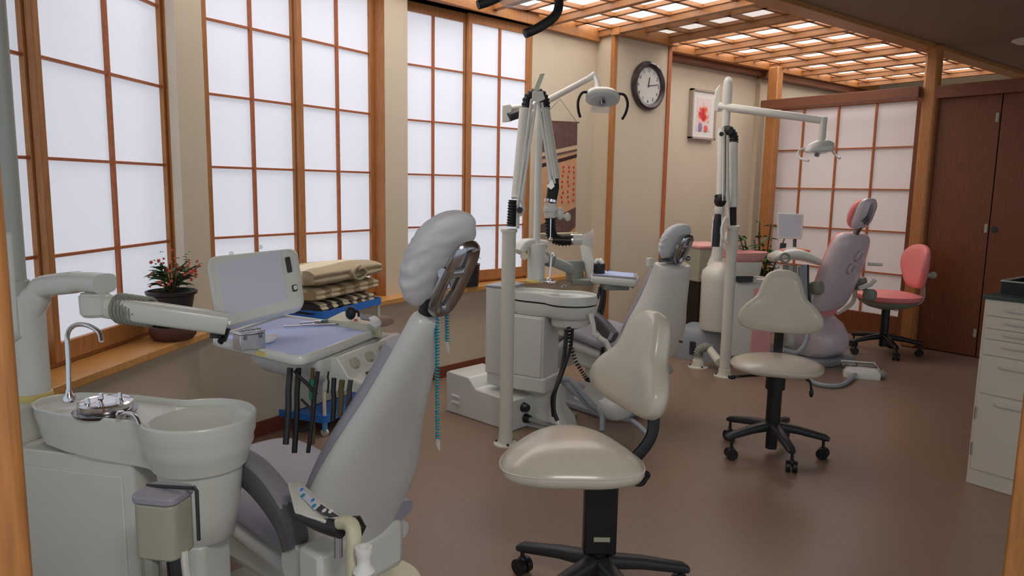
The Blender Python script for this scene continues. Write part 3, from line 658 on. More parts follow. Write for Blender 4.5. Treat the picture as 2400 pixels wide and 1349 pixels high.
def blanket(name, label, x0, x1, y0, y1, z0, h, layers, mt_, seed, roll=False):
    o = thing(name, label, 'blanket', FC @ Vector(((x0 + x1) / 2, (y0 + y1) / 2, z0)), group=None)
    m = M(); n = 22; th = h / layers
    zs = []
    prof = []
    def wv(s, k): return 1 + .03 * math.sin(s * 9 + seed + k)
    rings = []
    N = 16
    for i in range(N + 1):
        s = i / N; x = x0 + (x1 - x0) * s; r = []
        e = 1 - .25 * abs(2 * s - 1) ** 8
        for k in range(44):
            a = 2 * PI * k / 44; cy, sz = sp(math.cos(a), 3.4), sp(math.sin(a), 2.6)
            y = (y0 + y1) / 2 + cy * (y1 - y0) / 2 * (wv(s * 3, 1))
            lay = .07 * abs(math.cos(layers * PI * (sz + 1) / 2)) if abs(cy) > .6 else 0
            y -= (1 if cy > 0 else -1) * (0.018 * (1 - abs(math.sin(layers * PI * (sz + 1) / 2)))) * (abs(cy) > .75)
            z = z0 + h / 2 + sz * h / 2 * (e + (.10 * math.sin(s * 7 + cy * 2 + seed) if sz > 0 else 0))
            r.append(FC @ Vector((x + .012 * math.sin(seed + 5 * cy), y, z)))
        rings.append(r)
    m.loft(rings); body = m.out('folded_layers', mt_, o, ang=80)
    if roll:
        m = M(); pts = []
        for k in range(26):
            a = PI * .5 + 2.2 * PI * k / 25; rr = .048 - .020 * k / 25; pts.append((math.cos(a) * rr * 1.9, math.sin(a) * rr))
        rr_ = []
        for y in (y0 - .015, y0 + .05, y0 + .12):
            r1 = [FC @ Vector(((x0 + x1) * .62 + x_, y, z0 + h * .45 + z_)) for x_, z_ in pts] + [FC @ Vector(((x0 + x1) * .62 + x_ * .82, y, z0 + h * .45 + z_ * .78)) for x_, z_ in reversed(pts)]
            rr_.append(r1)
        m.loft(rr_); m.out('rolled_fold', mt_, o, ang=60)
    return o
blanket('blanket', 'dark striped folded blanket at the very bottom left of the pile on the cart', .00, cw * .50, .02, .33, .681, .070, 3, BL[3], 1.0)
blanket('blanket', 'brown and cream striped folded blanket at the bottom right of the pile on the cart', cw * .52, cw - .02, .03, .31, .681, .070, 2, BL[0], 2.0)
blanket('blanket', 'beige check folded blanket in the middle of the pile on the cart', -.02, cw + .01, .02, .33, .757, .078, 2, BL[1], 3.3)
blanket('blanket', 'pale cream blanket with a rolled opening on top of the pile on the cart', -.05, cw + .01, .0, .32, .842, .105, 2, BL[2], 4.1, roll=True)
# ------------------------------------------------------------------ plants
def leaf(m, c, d, L, w, droop=.3, fold=.25):
    d = Vector(d).normalized(); s = d.cross(UP_).normalized() if abs(d.z) < .95 else Vector((1, 0, 0)); n = s.cross(d)
    pr = [(0, .08), (.2, .7), (.45, 1), (.75, .65), (1, .04)]
    L_ = []; 
    for t, ww in pr:
        p_ = Vector(c) + d * (L * t) - Vector((0, 0, 1)) * (droop * L * t * t)
        L_.append([p_ - s * (w * ww / 2) + n * (w * ww * fold), p_, p_ + s * (w * ww / 2) + n * (w * ww * fold)])
    V = [[m.bm.verts.new(x) for x in r] for r in L_]
    for i in range(4):
        for j in range(2): m.face((V[i][j], V[i][j + 1], V[i + 1][j + 1], V[i + 1][j]))
UP_ = Vector((0, 0, 1))
random.seed(11)
pb = Vector((.815, 3.60, .671))
t = thing('flowering_plant', 'potted plant with orange-red blossom heads on the sill below the left window', 'potted plant', pb)
M().lathe([(.085, 0), (.100, .02), (.105, .045), (.098, .062), (.09, .064), (.088, .05), (0, .05)], pb).out('basket_saucer', BASKET, t)
M().lathe([(.060, .052), (.070, .06), (.082, .12), (.098, .205), (.110, .212), (.113, .225), (.103, .228), (.096, .20), (0, .195)], pb).out('pot', POTD, t)
M().lathe([(.0, .19), (.094, .198), (.0, .205)], pb).out('soil', SOIL, t)
st = M(); lv = M(); fl = M()
def PB(u, v, d=3.27): return P(u, v, d)
tips = [(377, 615), (366, 650), (378, 662), (398, 618), (412, 624), (430, 620), (446, 628), (452, 640), (440, 612), (460, 622), (388, 640), (420, 640)]
for (u_, v_) in tips:
    d_2 = 3.27 + random.uniform(-.07, .07); e = PB(u_, v_, d_2); b_ = pb + Vector((random.uniform(-.03, .03), random.uniform(-.03, .03), .2))
    st.tube([b_, b_.lerp(e, .5) + Vector((0, 0, .03)), e], .0032, 5, 3)
    for k in range(9):
        o_ = e + Vector([random.gauss(0, .018) for _ in range(3)]); fl.ball(o_, random.uniform(.005, .009), 6) if random.random() < .5 else leaf(lv, o_, (random.uniform(-1, 1), random.uniform(-1, 1), .3), .03, .012)
for k in range(60):
    a = random.uniform(0, 2 * PI); z = random.uniform(.22, .33); r = random.uniform(.01, .045)
    leaf(lv, pb + Vector((r * math.cos(a), r * math.sin(a), z)), (math.cos(a), math.sin(a), random.uniform(.1, .9)), random.uniform(.05, .085), .035, .3)
st.out('stems', TRUNK, t); o = lv.out('leaves', GREEN, t); o['kind'] = 'stuff'; o = fl.out('blossoms', REDF, t); o['kind'] = 'stuff'
pb2 = Vector((3.02, 4.41, .671))
t = thing('pot_plant', 'small green leafy plant in a black pot on the sill behind the covered headrest', 'potted plant', pb2)
M().lathe([(.085, 0), (.10, .005), (.108, .15), (.112, .165), (.10, .165), (.096, .15), (0, .15)], pb2).out('pot', BLACK, t)
M().lathe([(.0, .148), (.09, .152), (.0, .156)], pb2).out('soil', SOIL, t)
lv = M()
for k in range(24):
    a = random.uniform(0, 2 * PI); leaf(lv, pb2 + Vector((.03 * math.cos(a), .03 * math.sin(a), .17 + random.uniform(0, .07))), (math.cos(a), math.sin(a), random.uniform(.2, 1.2)), random.uniform(.07, .12), .05, .35)
o = lv.out('leaves', GREENL, t); o['kind'] = 'stuff'
# ------------------------------------------------------------------ wall things
wn = Vector((-.13, .9915, 0)); wp = Vector((4.10, 4.590, 0))
def WP(u, v, off=0): return onplane(u, v, wp, wn) - wn * off
t = thing('hanging_scroll', 'brown and tan hanging scroll with red dots on the wall right of the windows', 'scroll', WP(1310, 400, .01))
q4 = [WP(1256, 548, .012), WP(1345, 546, .012), WP(1350, 287, .012), WP(1262, 283, .012)]
def sp4(x, y, off=0): return q4[0].lerp(q4[1], x).lerp(q4[3].lerp(q4[2], x), y) - wn * off
def patch(ps, mt_, nm, par, off=.001, th=.0015):
    M().loft([[sp4(x, y, off + k) for x, y in ps] for k in (0, th)]).out(nm, mt_, par)
SC1 = mat('scroll_tan', rgb(206, 158, 118), .85, var=.08, scale=12); SC2 = mat('scroll_brown', rgb(104, 78, 70), .85, var=.2, scale=18); SC3 = mat('scroll_pale', rgb(206, 180, 150), .85); SC4 = mat('scroll_dark', rgb(58, 32, 30), .8)
sh = M().loft([[sp4(x, y, k) for x, y in ((0, 0), (1, 0), (1, 1), (0, 1))] for k in (0, .003)]).out('scroll_cloth', SC1, t)
patch([(0, .72), (1, .80), (1, 1), (0, 1)], SC2, 'roof_band', sh, .003)
patch([(0, .655), (1, .735), (1, .80), (0, .715)], SC3, 'eave_band', sh, .003)
patch([(0, .66), (1, .745), (1, .765), (0, .685)], SC2, 'eave_line', sh, .0048)
patch([(0, .585), (1, .69), (1, .72), (0, .62)], SC4, 'dark_beam', sh, .003)
patch([(0, .07), (1, .24), (1, .06), (.8, 0), (0, 0)], SC2, 'lower_band', sh, .003)
m = M()
for x in (.30, .46, .62, .78, .92):
    y = .60; random.seed(int(x * 100))
    while y > .26 + .1 * (x < .5):
        c = sp4(x + random.uniform(-.02, .02), y, .0035); m.ball(c, (.011, .004, .013), 8); y -= random.uniform(.035, .055)
o = m.out('red_dots', mat('scroll_red', rgb(196, 52, 34), .8), sh); o['kind'] = 'stuff'
M().cyl(sp4(-.03, 1), sp4(1.05, 1), .006).out('top_rod', SC2, t); M().cyl(sp4(-.08, 0), sp4(1.08, 0), .010).out('bottom_rod', CREAMP, t)
M().tube([sp4(0, 1), WP(1310, 232, .012), sp4(1, 1)], .002, 5, 1).out('hanging_cord', TRUNK, t)
# clock
cc_ = Vector((4.953, 4.44, 2.298)); Rk = Matrix.Translation(cc_) @ Matrix.Rotation(PI / 2, 4, 'X')
t = thing('wall_clock', 'round white wall clock with dark rim on the beige column', 'clock', cc_)
M().lathe([(.205, .0), (.212, .015), (.205, .035), (.185, .045), (.160, .035), (.156, .02), (.16, .0)], n=48, m=Rk).out('rim', mat('dark_clock_rim', rgb(50, 36, 40), .3, coat=.4), t)
M().lathe([(.160, .008), (.160, .016), (0, .0165)], n=48, m=Rk).out('dial', LABELM, t)
def hand(ang, L, w, z): 
    d = Vector((math.sin(ang), math.cos(ang), 0)); return M().box((0, L / 2 - .012, z), (w, L, .002), m=Rk @ Matrix.Rotation(-ang, 4, 'Z'))
hand(math.radians(8), .085, .008, .021).out('hour_hand', BLACK, t); hand(math.radians(80), .13, .006, .024).out('minute_hand', BLACK, t)
nm_ = M()
for h_ in range(1, 13):
    a = 2 * PI * h_ / 12; tx = bpy.data.curves.new('numeral', 'FONT'); tx.body = str(h_); tx.size = .038; tx.align_x = 'CENTER'; tx.align_y = 'CENTER'; tx.extrude = .0004
    to = bpy.data.objects.new('numeral', tx); C.objects.link(to); bpy.context.view_layer.update()
    me = bpy.data.meshes.new_from_object(to); me.transform(Rk @ Matrix.Translation((.13 * math.sin(a), .13 * math.cos(a), .0175))); nm_.bm.from_mesh(me); bpy.data.objects.remove(to)
nm_.out('numerals', CHAR, t)
# picture
t = thing('framed_picture', 'framed picture of a red and pink flower bouquet on the far beige wall', 'picture', (6.11, 4.745, 2.15))
xa, xb, za, zb = 5.925, 6.315, 1.912, 2.40
m = M(); y0 = 4.70
m.ab((xa, y0, za), (xa + .022, 4.748, zb)).ab((xb - .022, y0, za), (xb, 4.748, zb)).ab((xa, y0, za), (xb, 4.748, za + .022)).ab((xa, y0, zb - .022), (xb, 4.748, zb)); m.out('picture_frame', mat('silver_frame', rgb(176, 164, 154), .4), t, bevel=.003)
M().ab((xa + .02, 4.715, za + .02), (xb - .02, 4.74, zb - .02)).out('mat_board', LABELM, t)
pm = mat('bouquet_print', rgb(232, 206, 200), .7); nt = pm.node_tree; b = nt.nodes['Principled BSDF']
tc = nt.nodes.new('ShaderNodeTexCoord'); nz = nt.nodes.new('ShaderNodeTexNoise'); nz.inputs['Scale'].default_value = 22; nz.inputs['Detail'].default_value = 3
gr = nt.nodes.new('ShaderNodeMapping'); gr.inputs['Location'].default_value = (0, 0, -.06); gr.inputs['Scale'].default_value = (8.5, 1, 9.5)
vl = nt.nodes.new('ShaderNodeVectorMath'); vl.operation = 'LENGTH'; nt.links.new(tc.outputs['Object'], gr.inputs[0]); nt.links.new(gr.outputs[0], vl.inputs[0])
nt.links.new(tc.outputs['Object'], nz.inputs['Vector'])
ad = nt.nodes.new('ShaderNodeMath'); ad.operation = 'ADD'; nt.links.new(vl.outputs['Value'], ad.inputs[0]); 
mu = nt.nodes.new('ShaderNodeMath'); mu.operation = 'MULTIPLY_ADD'; mu.inputs[1].default_value = 1.8; mu.inputs[2].default_value = -.9; nt.links.new(nz.outputs['Fac'], mu.inputs[0]); nt.links.new(mu.outputs[0], ad.inputs[1])
rp = nt.nodes.new('ShaderNodeValToRGB'); e = rp.color_ramp.elements; e[0].position = .25; e[0].color = (*rgb(200, 44, 60), 1); e[1].position = 1.0; e[1].color = (*rgb(232, 216, 214), 1)
for p_, c_2 in ((.45, rgb(226, 90, 84)), (.62, rgb(232, 168, 120)), (.8, rgb(226, 190, 200))): x_ = e.new(p_); x_.color = (*c_2, 1)
nt.links.new(ad.outputs[0], rp.inputs[0]); nt.links.new(rp.outputs[0], b.inputs['Base Color'])
M().ab((xa + .085, 4.711, za + .085), (xb - .085, 4.716, zb - .085)).out('print', pm, t)
M().ball((6.07, 4.7105, 2.03), (.035, .003, .045), 14).out('painted_vase', mat('print_mauve', rgb(150, 130, 170), .7, var=.2), t)
M().ball((6.16, 4.7105, 2.02), (.035, .003, .035), 14).out('painted_fruit', mat('print_rose', rgb(226, 110, 104), .7, var=.2), t)
# ------------------------------------------------------------------ extraoral vacuum stands
def flange(o, c, R, mt_, nbolt=3):
    f = M().lathe([(R, 0), (R, .008), (R * .62, .012), (R * .60, .012), (R * .58, .06), (R * .5, .06)], c).out('floor_flange', mt_, o)
    for k in range(nbolt):
        a = 2 * PI * k / nbolt + 2.2; p_ = Vector(c) + Vector((R * .8 * math.cos(a), R * .8 * math.sin(a), 0)); M().cyl(p_ + Vector((0, 0, .008)), p_ + Vector((0, 0, .02)), .007, n=8).out('bolt', CHAR, f)
def bellows(name, o, pts, r, n, mt_=BLACKR):
    pts = smooth(pts, 6); L = len(pts); m = M(); 
    fine = []
    for i in range(n * 4 + 1):
        s = i / (n * 4) * (L - 1); j = min(int(s), L - 2); fine.append(pts[j].lerp(pts[j + 1], s - j))
    m.sweep(fine, [2 * r * (1 if i % 4 in (0, 1) else .84) for i in range(len(fine))], n=16); return m.out(name, mt_, o, ang=60)
p1 = thing('suction_arm_stand', 'tall cream floor pole with folded black-jointed suction arm beside the middle basin', 'suction arm', (2.35, 3.03, 0))
D = 3.8
flange(p1, (2.352, 3.028, 0), .066, POLEW)
b1 = Vector((2.352, 3.028, 0))
M().cyl(b1, b1 + Vector((0, 0, 1.17)), .0375).lathe([(.044, 1.165), (.044, 1.18), (.04, 1.185), (0, 1.185)], b1).out('pole', POLEW, p1)
bellows('lower_bellows', p1, [P(1200, 530, D), P(1202, 500, D), P(1204, 470, D)], .030, 9)
M().sweep([P(1213, 535, 3.76), P(1214, 500, 3.76), P(1216, 462, 3.76)], .022, .01, up=(0, 1, 0)).sweep([P(1200, 462, 3.76), P(1222, 462, 3.76), P(1226, 490, 3.76), P(1218, 505, 3.76)], .02, .02).out('joint_plate', ENAMW, p1)
M().cyl(P(1218, 492, 3.77), P(1218, 492, 3.66), .016).out('tension_knob', BLACK, p1)
M().cyl(P(1214, 465, D), P(1232, 255, D), .036, .033).out('lower_tube', ENAMW, p1)
bellows('top_bellows', p1, [P(1234, 256, D), P(1238, 232, D), P(1252, 220, D), P(1268, 222, D), P(1276, 238, D), P(1277, 256, D)], .029, 13)
M().cyl(P(1276, 254, D), P(1302, 420, D), .027).out('upper_tube', ENAMW, p1)
for a, b in (((1246, 232), (1213, 480)), ((1256, 240), (1222, 470)), ((1262, 240), (1294, 440)), ((1270, 240), (1300, 430))):
    M().sweep([P(*a, 3.73), P(*b, 3.73)], .008, .014).out('link_bar', ENAMW, p1)
for a, b in (((1250, 262), (1216, 455)), ((1268, 262), (1290, 440))):
    M().cyl(P(*a, 3.735), P(*b, 3.735), .006).out('gas_spring', STEEL, p1)
M().loft([[P(u_, v_, d) for u_, v_ in ((1248, 214), (1272, 214), (1278, 232), (1262, 240), (1246, 236))] for d in (3.70, 3.74)]).out('top_bracket', ENAMW, p1, bevel=.003)
M().loft([[P(u_, v_, d) for u_, v_ in ((1250, 213), (1262, 213), (1277, 172), (1266, 173))] for d in (3.72, 3.724)]).out('dust_flap', mat('frosted_plastic', rgb(206, 216, 196), .3, alpha=.75), p1)
M().loft([[P(u_, v_, d) for u_, v_ in ((1294, 420), (1300, 436), (1292, 444), (1281, 436))] for d in (3.71, 3.75)]).out('elbow_plate', ENAMW, p1)
M().sweep([P(1298, 412, D), P(1297, 440, D), P(1292, 470, D)], [.05, .062, .056], n=16).out('elbow_boot', BLACKR, p1)
M().cyl(P(1291, 468, D), P(1290, 474, D), .0345).out('hose_clamp', CHROME, p1)
M().lathe([(.030, 0), (.030, -.02), (.036, -.024), (.036, -.042), (.030, -.046), (.029, -.075)], P(1290, 476, D)).out('swivel', ENAMW, p1)
M().ball(P(1313, 500, D), (.02, .02, .034)).cyl(P(1312, 505, D), P(1330, 508, D), .01).ball(P(1330, 508, D), (.018, .018, .022)).out('swivel_knob', ENAMW, p1)
bellows('hood_bellows', p1, [P(1290, 512, D), P(1291, 540, D), P(1297, 556, D), P(1315, 563, D), P(1340, 562, D)], .030, 14)
M().tube([P(1291, 512, 3.74), P(1290, 561, 3.74), P(1338, 562, 3.73)], .0035, 6, 1).ball(P(1291, 561, 3.73), .012).out('guide_rod', CHROME, p1)
M().cyl(P(1338, 562, D), P(1342, 562, D), .0335).out('hose_clamp', CHROME, p1)
M().cyl(P(1342, 561, D), P(1364, 561, D), .030).out('hood_collar', ENAMW, p1)
M().loft([[P(u_, v_, D + dd) for v_, dd in ((561 + h_ * math.sin(2 * PI * k / 20), -.07 * h_ / 25 * math.cos(2 * PI * k / 20)) for k in range(20))] for u_, h_ in ((1364, 12), (1378, 16), (1391, 26))], cap=False).out('suction_hood', CLEARP, p1)
# second stand, folded and seen edge on
D = 5.36
p2 = thing('suction_arm_stand', 'tall cream floor pole with suction arm folded narrow, standing before the pink dental unit', 'suction arm', (4.63, 3.24, 0))
b2 = Vector((4.615, 3.235, 0)); flange(p2, b2, .078, POLEW)
M().cyl(b2, b2 + Vector((0, 0, 1.13)), .040).lathe([(.052, 1.125), (.052, 1.145), (.045, 1.15), (0, 1.15)], b2).out('pole', POLEW, p2)
M().cyl((b2.x - .0, b2.y - .041, .87), (b2.x, b2.y - .036, .87), .006).out('screw', STEEL, p2)
M().sweep([P(1718, 528, D), P(1718, 508, D), P(1718, 486, D)], .05, n=14).out('lower_boot', BLACKR, p2)
M().sweep([P(1708, 528, 5.32), P(1707, 500, 5.32), P(1705, 318, 5.32)], .022, .02, up=(0, 1, 0)).out('arm_channel', ENAMW, p2)
M().cyl(P(1719, 486, D), P(1719, 334, D), .032).out('lower_tube', ENAMW, p2)
bellows('top_bellows', p2, [P(1720, 334, D), P(1719, 318, D), P(1710, 306, D), P(1702, 305, D + .1)], .034, 8)
M().cyl(P(1689, 480, D + .05), P(1692, 300, D + .05), .034).out('upper_tube', ENAMW, p2)
for u_ in (1694, 1699, 1703): M().cyl(P(u_, 470, 5.28), P(u_ + 2, 318, 5.28), .005).out('link_bar', STEELD if u_ == 1699 else ENAMW, p2)
M().cyl(P(1691, 314, 5.27), P(1691, 314, 5.2), .016).out('tension_knob', BLACK, p2)
M().cyl(P(1679, 460, 5.27), P(1679, 460, 5.2), .014).out('tension_knob', BLACK, p2)
M().ball(P(1688, 470, D), (.045, .045, .05)).out('elbow_boot', BLACKR, p2)
M().lathe([(.034, 0), (.036, -.03), (.03, -.05), (.03, -.075)], P(1686, 484, D)).out('swivel', ENAMW, p2)
M().sweep([P(1684, 502, D), P(1680, 530, D), P(1677, 578, D)], [.05, .062, .056], n=14).out('hood_boot', BLACK, p2)
M().sweep([P(1692, 505, 5.26), P(1689, 576, 5.26)], .006).sweep([P(1672, 505, 5.26), P(1667, 576, 5.26)], .006).out('guide_rod', CHROME, p2)
M().tube([P(1704, 570, 5.3), P(1693, 556, 5.3), P(1693, 530, 5.3), P(1702, 508, 5.3)], .012).out('swivel_handle', ENAMW, p2)
# floor elbow of the suction duct
fb_ = Zp(1636, 860, 0)
t = thing('floor_duct', 'ribbed grey elbow duct on a cream floor flange left of the far suction pole', 'duct', fb_)
flange(t, fb_, .078, POLEW); M().cyl(fb_, fb_ + Vector((0, 0, .09)), .034).out('duct_stub', POLEW, t)
bellows('ribbed_elbow', t, [fb_ + Vector((0, 0, .08)), fb_ + Vector((0, 0, .13)), fb_ + Vector((.03, -.03, .165)), fb_ + Vector((.08, -.05, .15))], .037, 12, GREYG)
M().cyl(fb_ + Vector((.07, -.045, .15)), b2 + Vector((.0, .05, .10)), .032).out('white_pipe', POLEW, t)
# ------------------------------------------------------------------ power box
pbx = [Zp(1045, 962, 0), Zp(1190, 1010, 0)]
ya = (pbx[1] - pbx[0]).normalized(); xb_ = Vector((-ya.y, ya.x, 0)); L_ = (pbx[1] - pbx[0]).length
t = thing('equipment_box', 'cream stepped metal equipment box on the floor behind the tall cream pole', 'equipment box', pbx[0])
FX = frame(pbx[0], ya, xb_); W_ = .30
prof = [(0, 0), (L_ + .02, 0), (L_ + .02, .185), (L_ * .50, .195), (L_ * .38, .255), (L_ * .05, .262), (0, .25)]
M().loft([[FX @ Vector((x, y, z)) for x, z in prof] for y in (0, W_)]).out('housing', ENAM, t, bevel=.008)
for z in (.075, .115): M().sweep([FX @ Vector((.06, -.004, z)), FX @ Vector((.13, -.004, z - .002))], .014, .018, n=8, up=UP).out('vent_louvre', ENAMW, t)
for z, yy in ((.125, .11), (.055, .13)): M().cyl(FX @ Vector((L_ + .02, yy, z)), FX @ Vector((L_ + .055, yy, z)), .030, .022, 16).out('cable_plug', BLACK, t)
M().tube([FX @ Vector((L_ + .05, .13, .055)), FX @ Vector((L_ + .13, .15, .045)), FX @ Vector((L_ + .2, .25, .02)), FX @ Vector((L_ + .1, .5, .015))], .016).out('power_cable', GREYG, t)
M().box(FX @ Vector((L_ + .021, .24, .12)), (.004, .015, .04), rz=math.atan2(ya.y, ya.x)).out('switch', CHAR, t)
# ------------------------------------------------------------------ middle unit
u2 = thing('dental_unit', 'cream dental unit with black-edged round basin behind the tall cream pole, middle of the room', 'dental unit', (2.85, 3.2, 0))
ctr2 = P(1338, 688, 4.12); ctr2.z = 0
ax2 = Vector((.36, -.93, 0)).normalized(); F2 = frame(ctr2, ax2, (ax2.y * -1, ax2.x, 0))
basin(u2, F2, .80, .36, .10, .148, ENAM, skirt=((0, 0), (.004, -.02), (.004, -.042)), depth=.06, name='basin')
def out2(off, z, clipx=None):
    return [F2 @ Vector(((r + off) * math.cos(a), (r + off) * math.sin(a), z)) for a, r in basin_outline(.36, .10, .148)]
M().loft([out2(-.002, .745), out2(-.002, .757)]).out('black_band', BLACK, u2)
M().loft([out2(-.018, .675), out2(-.008, .685), out2(.0, .70), out2(.0, .748)]).out('basin_skirt', ENAM, u2, ang=50)
def c2(r, z, cx=0): return [F2 @ Vector((cx + r * math.cos(2 * PI * k / 32), r * math.sin(2 * PI * k / 32), z)) for k in range(32)]
M().loft([c2(.055, .605, -.02), c2(.075, .612, -.02), c2(.108, .63), c2(.112, .68)]).out('bowl_funnel', ENAM, u2, ang=40)
M().loft([c2(.034, .565, -.03), c2(.04, .57, -.03), c2(.04, .61, -.03)]).out('drain_cup', ENAMW, u2)
M().prism(rrect(.24, .20, .012, cx=-.235), .31, .672, F2).out('cabinet_body', ENAM, u2, bevel=.004)
M().box((-.235, -.103, .49), (.215, .008, .345), m=F2).out('cabinet_door', ENAM, u2, bevel=.004)
M().prism(rrect(.15, .22, .02, cx=-.435), .30, .815, F2).out('side_cabinet', ENAM, u2, bevel=.005)
M().prism(rrect(.155, .225, .02, cx=-.435), .815, .828, F2).out('side_cabinet_top', GREYBOX, u2, bevel=.003)
M().prism(rrect(.40, .21, .02, cx=-.30, cy=.0), .225, .315, F2).out('lower_bracket', ENAM, u2, bevel=.01)
M().loft([[F2 @ Vector((x * s_ - .18, y * s_ + .06, z)) for x, y in rrect(.30, .18, .05)] for z, s_ in ((0, 1.25), (.05, 1.15), (.12, .8), (.25, .75))]).out('foot_casting', ENAM, u2, ang=40)
cc2 = P(1256, 655, 4.42)
M().lathe([(.062, .832), (.064, .84), (.055, .85)], (cc2.x, cc2.y, 0)).out('column_ring', YELL, u2)
M().lathe([(.053, .84), (.053, 1.045), (.049, 1.065), (.0, 1.067)], (cc2.x, cc2.y, 0), n=24).out('column', ENAM, u2)
M().sweep(smooth([P(1215, 590, 4.35), P(1228, 572, 4.37), P(1250, 570, 4.42), P(1270, 572, 4.55)], 4), .085, .06, up=UP, p=3, n=16).out('column_shoulder', ENAM, u2, ang=60)
M().cyl(P(1228, 600, 4.36), P(1228, 600, 4.28), .022).out('lock_knob', CREAMP, u2)
M().cyl(P(1262, 602, 4.4), P(1280, 606, 4.45), .032).out('arm_elbow', ENAMW, u2)
M().sweep([P(1278, 604, 4.45), P(1296, 612, 4.5), P(1352, 636, 4.6)], .075, .062, up=UP, p=3.4, n=16).out('tray_arm', POLEM, u2, ang=50)
m = M()
for k in range(5): m.ring(P(1272 + k * 5, 602 + k * 1.6, 4.45 + .01 * k), .040, .008, P(1300, 612, 4.5) - P(1270, 602, 4.45), 18, 6)
m.out('ribbed_sleeve', GREYG, u2)
M().cyl(P(1347, 610, 4.6), P(1347, 660, 4.6), .058, .056).out('arm_joint', GREYG, u2, bevel=.008)
M().sweep([P(1390, 648, 4.62), P(1382, 628, 4.62), P(1368, 560, 4.66)], [.09, .075, .06], n=14, p=3).out('second_arm', ENAM, u2)
M().sweep([P(1340, 658, 4.6), P(1388, 660, 4.6)], .12, .05, up=UP, p=3.4, n=16).out('arm_foot', GREYG, u2)
M().tube([P(1288, 652, 4.1), P(1293, 600, 4.1), P(1297, 595, 4.1), P(1300, 602, 4.05)], .0055, 10).lathe([(.012, 0), (.012, .012), (.006, .02)], P(1292, 662, 4.1)).out('cup_filler_spout', CHROME, u2)
pc2 = P(1285, 659, 4.2); 
M().lathe([(.05, -.004), (.052, .004), (.046, .007), (0, .003)], pc2).ball(pc2 + Vector((0, 0, .012)), .012).out('cup_plate', CHROME, u2)
M().tube([P(1316, 673, 4.08), P(1322, 668, 4.08), P(1330, 671, 4.05)], .005).out('rinse_spout', STEELD, u2)
# tray 2
tq = [P(1384, 655, 4.45), P(1494, 656, 4.3), P(1498, 641, 4.55), P(1386, 636, 4.72)]
for p_ in tq: p_.z = .868
M().loft([rquad(tq, .03, z=-.045, ins=.01), rquad(tq, .035, z=-.035), rquad(tq, .035, z=-.005), rquad(tq, .03, z=0, ins=.004)]).out('tray_top', ENAM, u2, ang=50)
M().loft([rquad(tq, .02, z=0, ins=.008), rquad(tq, .02, z=.012, ins=.008)]).out('tray_rim', GREYBOX, u2)
M().loft([rquad(tq, .015, z=.012, ins=.028), rquad(tq, .015, z=.0135, ins=.028)]).out('tray_mat', BLUEM, u2)
M().box(P(1440, 668, 4.5), (.16, .12, .05), rz=-.5).cyl(P(1480, 670, 4.4), P(1485, 674, 4.4), .01).out('tray_body', GREYG, u2, bevel=.01)
for (a, b, c, d, r) in ((1412, 672, 1402, 735, .012), (1418, 672, 1408, 745, .010), (1406, 672, 1400, 700, .009)): M().tube([P(a, b, 4.5), P(a - 2, (b + d) / 2, 4.5), P(c, d, 4.5)], r).out('instrument_hose', CHAR, u2)
t = thing('cotton_jar', 'dark round jar filled with white cotton on the left of the middle tray', 'jar', P(1404, 645, 4.5))
jz = P(1404, 648, 4.5); jz.z = .882
M().lathe([(.034, 0), (.036, .005), (.036, .055), (.034, .06), (0, .055)], jz).out('jar', BLACK, t)
m = M(); random.seed(5)
for k in range(9): m.ball(jz + Vector((random.uniform(-.02, .02), random.uniform(-.02, .02), .065 + random.uniform(0, .015))), .014, 8)
m.out('cotton', WHITEP, t)
t = thing('mirror_handle', 'thin dental mirror handle leaning out beside the dark cotton jar', 'dental tool', jz + Vector((.05, -.04, .01)))
M().cyl(jz + Vector((.04, -.03, .012)), P(1435, 630, 4.45), .003).out('handle', STEEL, t)
# hoses, strut
M().tube([P(1328, 758, 4.1), P(1326, 800, 4.08), P(1318, 860, 4.05), P(1300, 920, 4.0), P(1298, 960, 4.0), P(1306, 985, 4.0)], .012).out('suction_hose', CHAR, u2)
M().tube([P(1342, 762, 4.08), P(1338, 810, 4.05), P(1322, 862, 4.0), P(1308, 900, 3.95), P(1294, 930, 3.95), P(1296, 975, 3.98)], .009).out('suction_hose', BLACKR, u2)
pp = [P(1333, 760, 4.05), P(1336, 800, 4.02), P(1347, 840, 4.0), P(1365, 872, 4.0), P(1380, 890, 4.0), P(1396, 870, 4.1), P(1408, 840, 4.2), P(1413, 815, 4.2)]
m = M(); sm_ = smooth(pp, 5)
for k, p_ in enumerate(sm_): m.ring(p_, .010, .004, sm_[min(k + 1, len(sm_) - 1)] - sm_[max(k - 1, 0)], 10, 5)
m.out('coiled_cord', BLACKR, u2)
M().sweep([P(1310, 885, 4.2), P(1338, 890, 4.15), P(1390, 950, 4.0), P(1405, 962, 4.0)], .035, .03, n=12).out('grey_conduit', GREYBOX, u2)
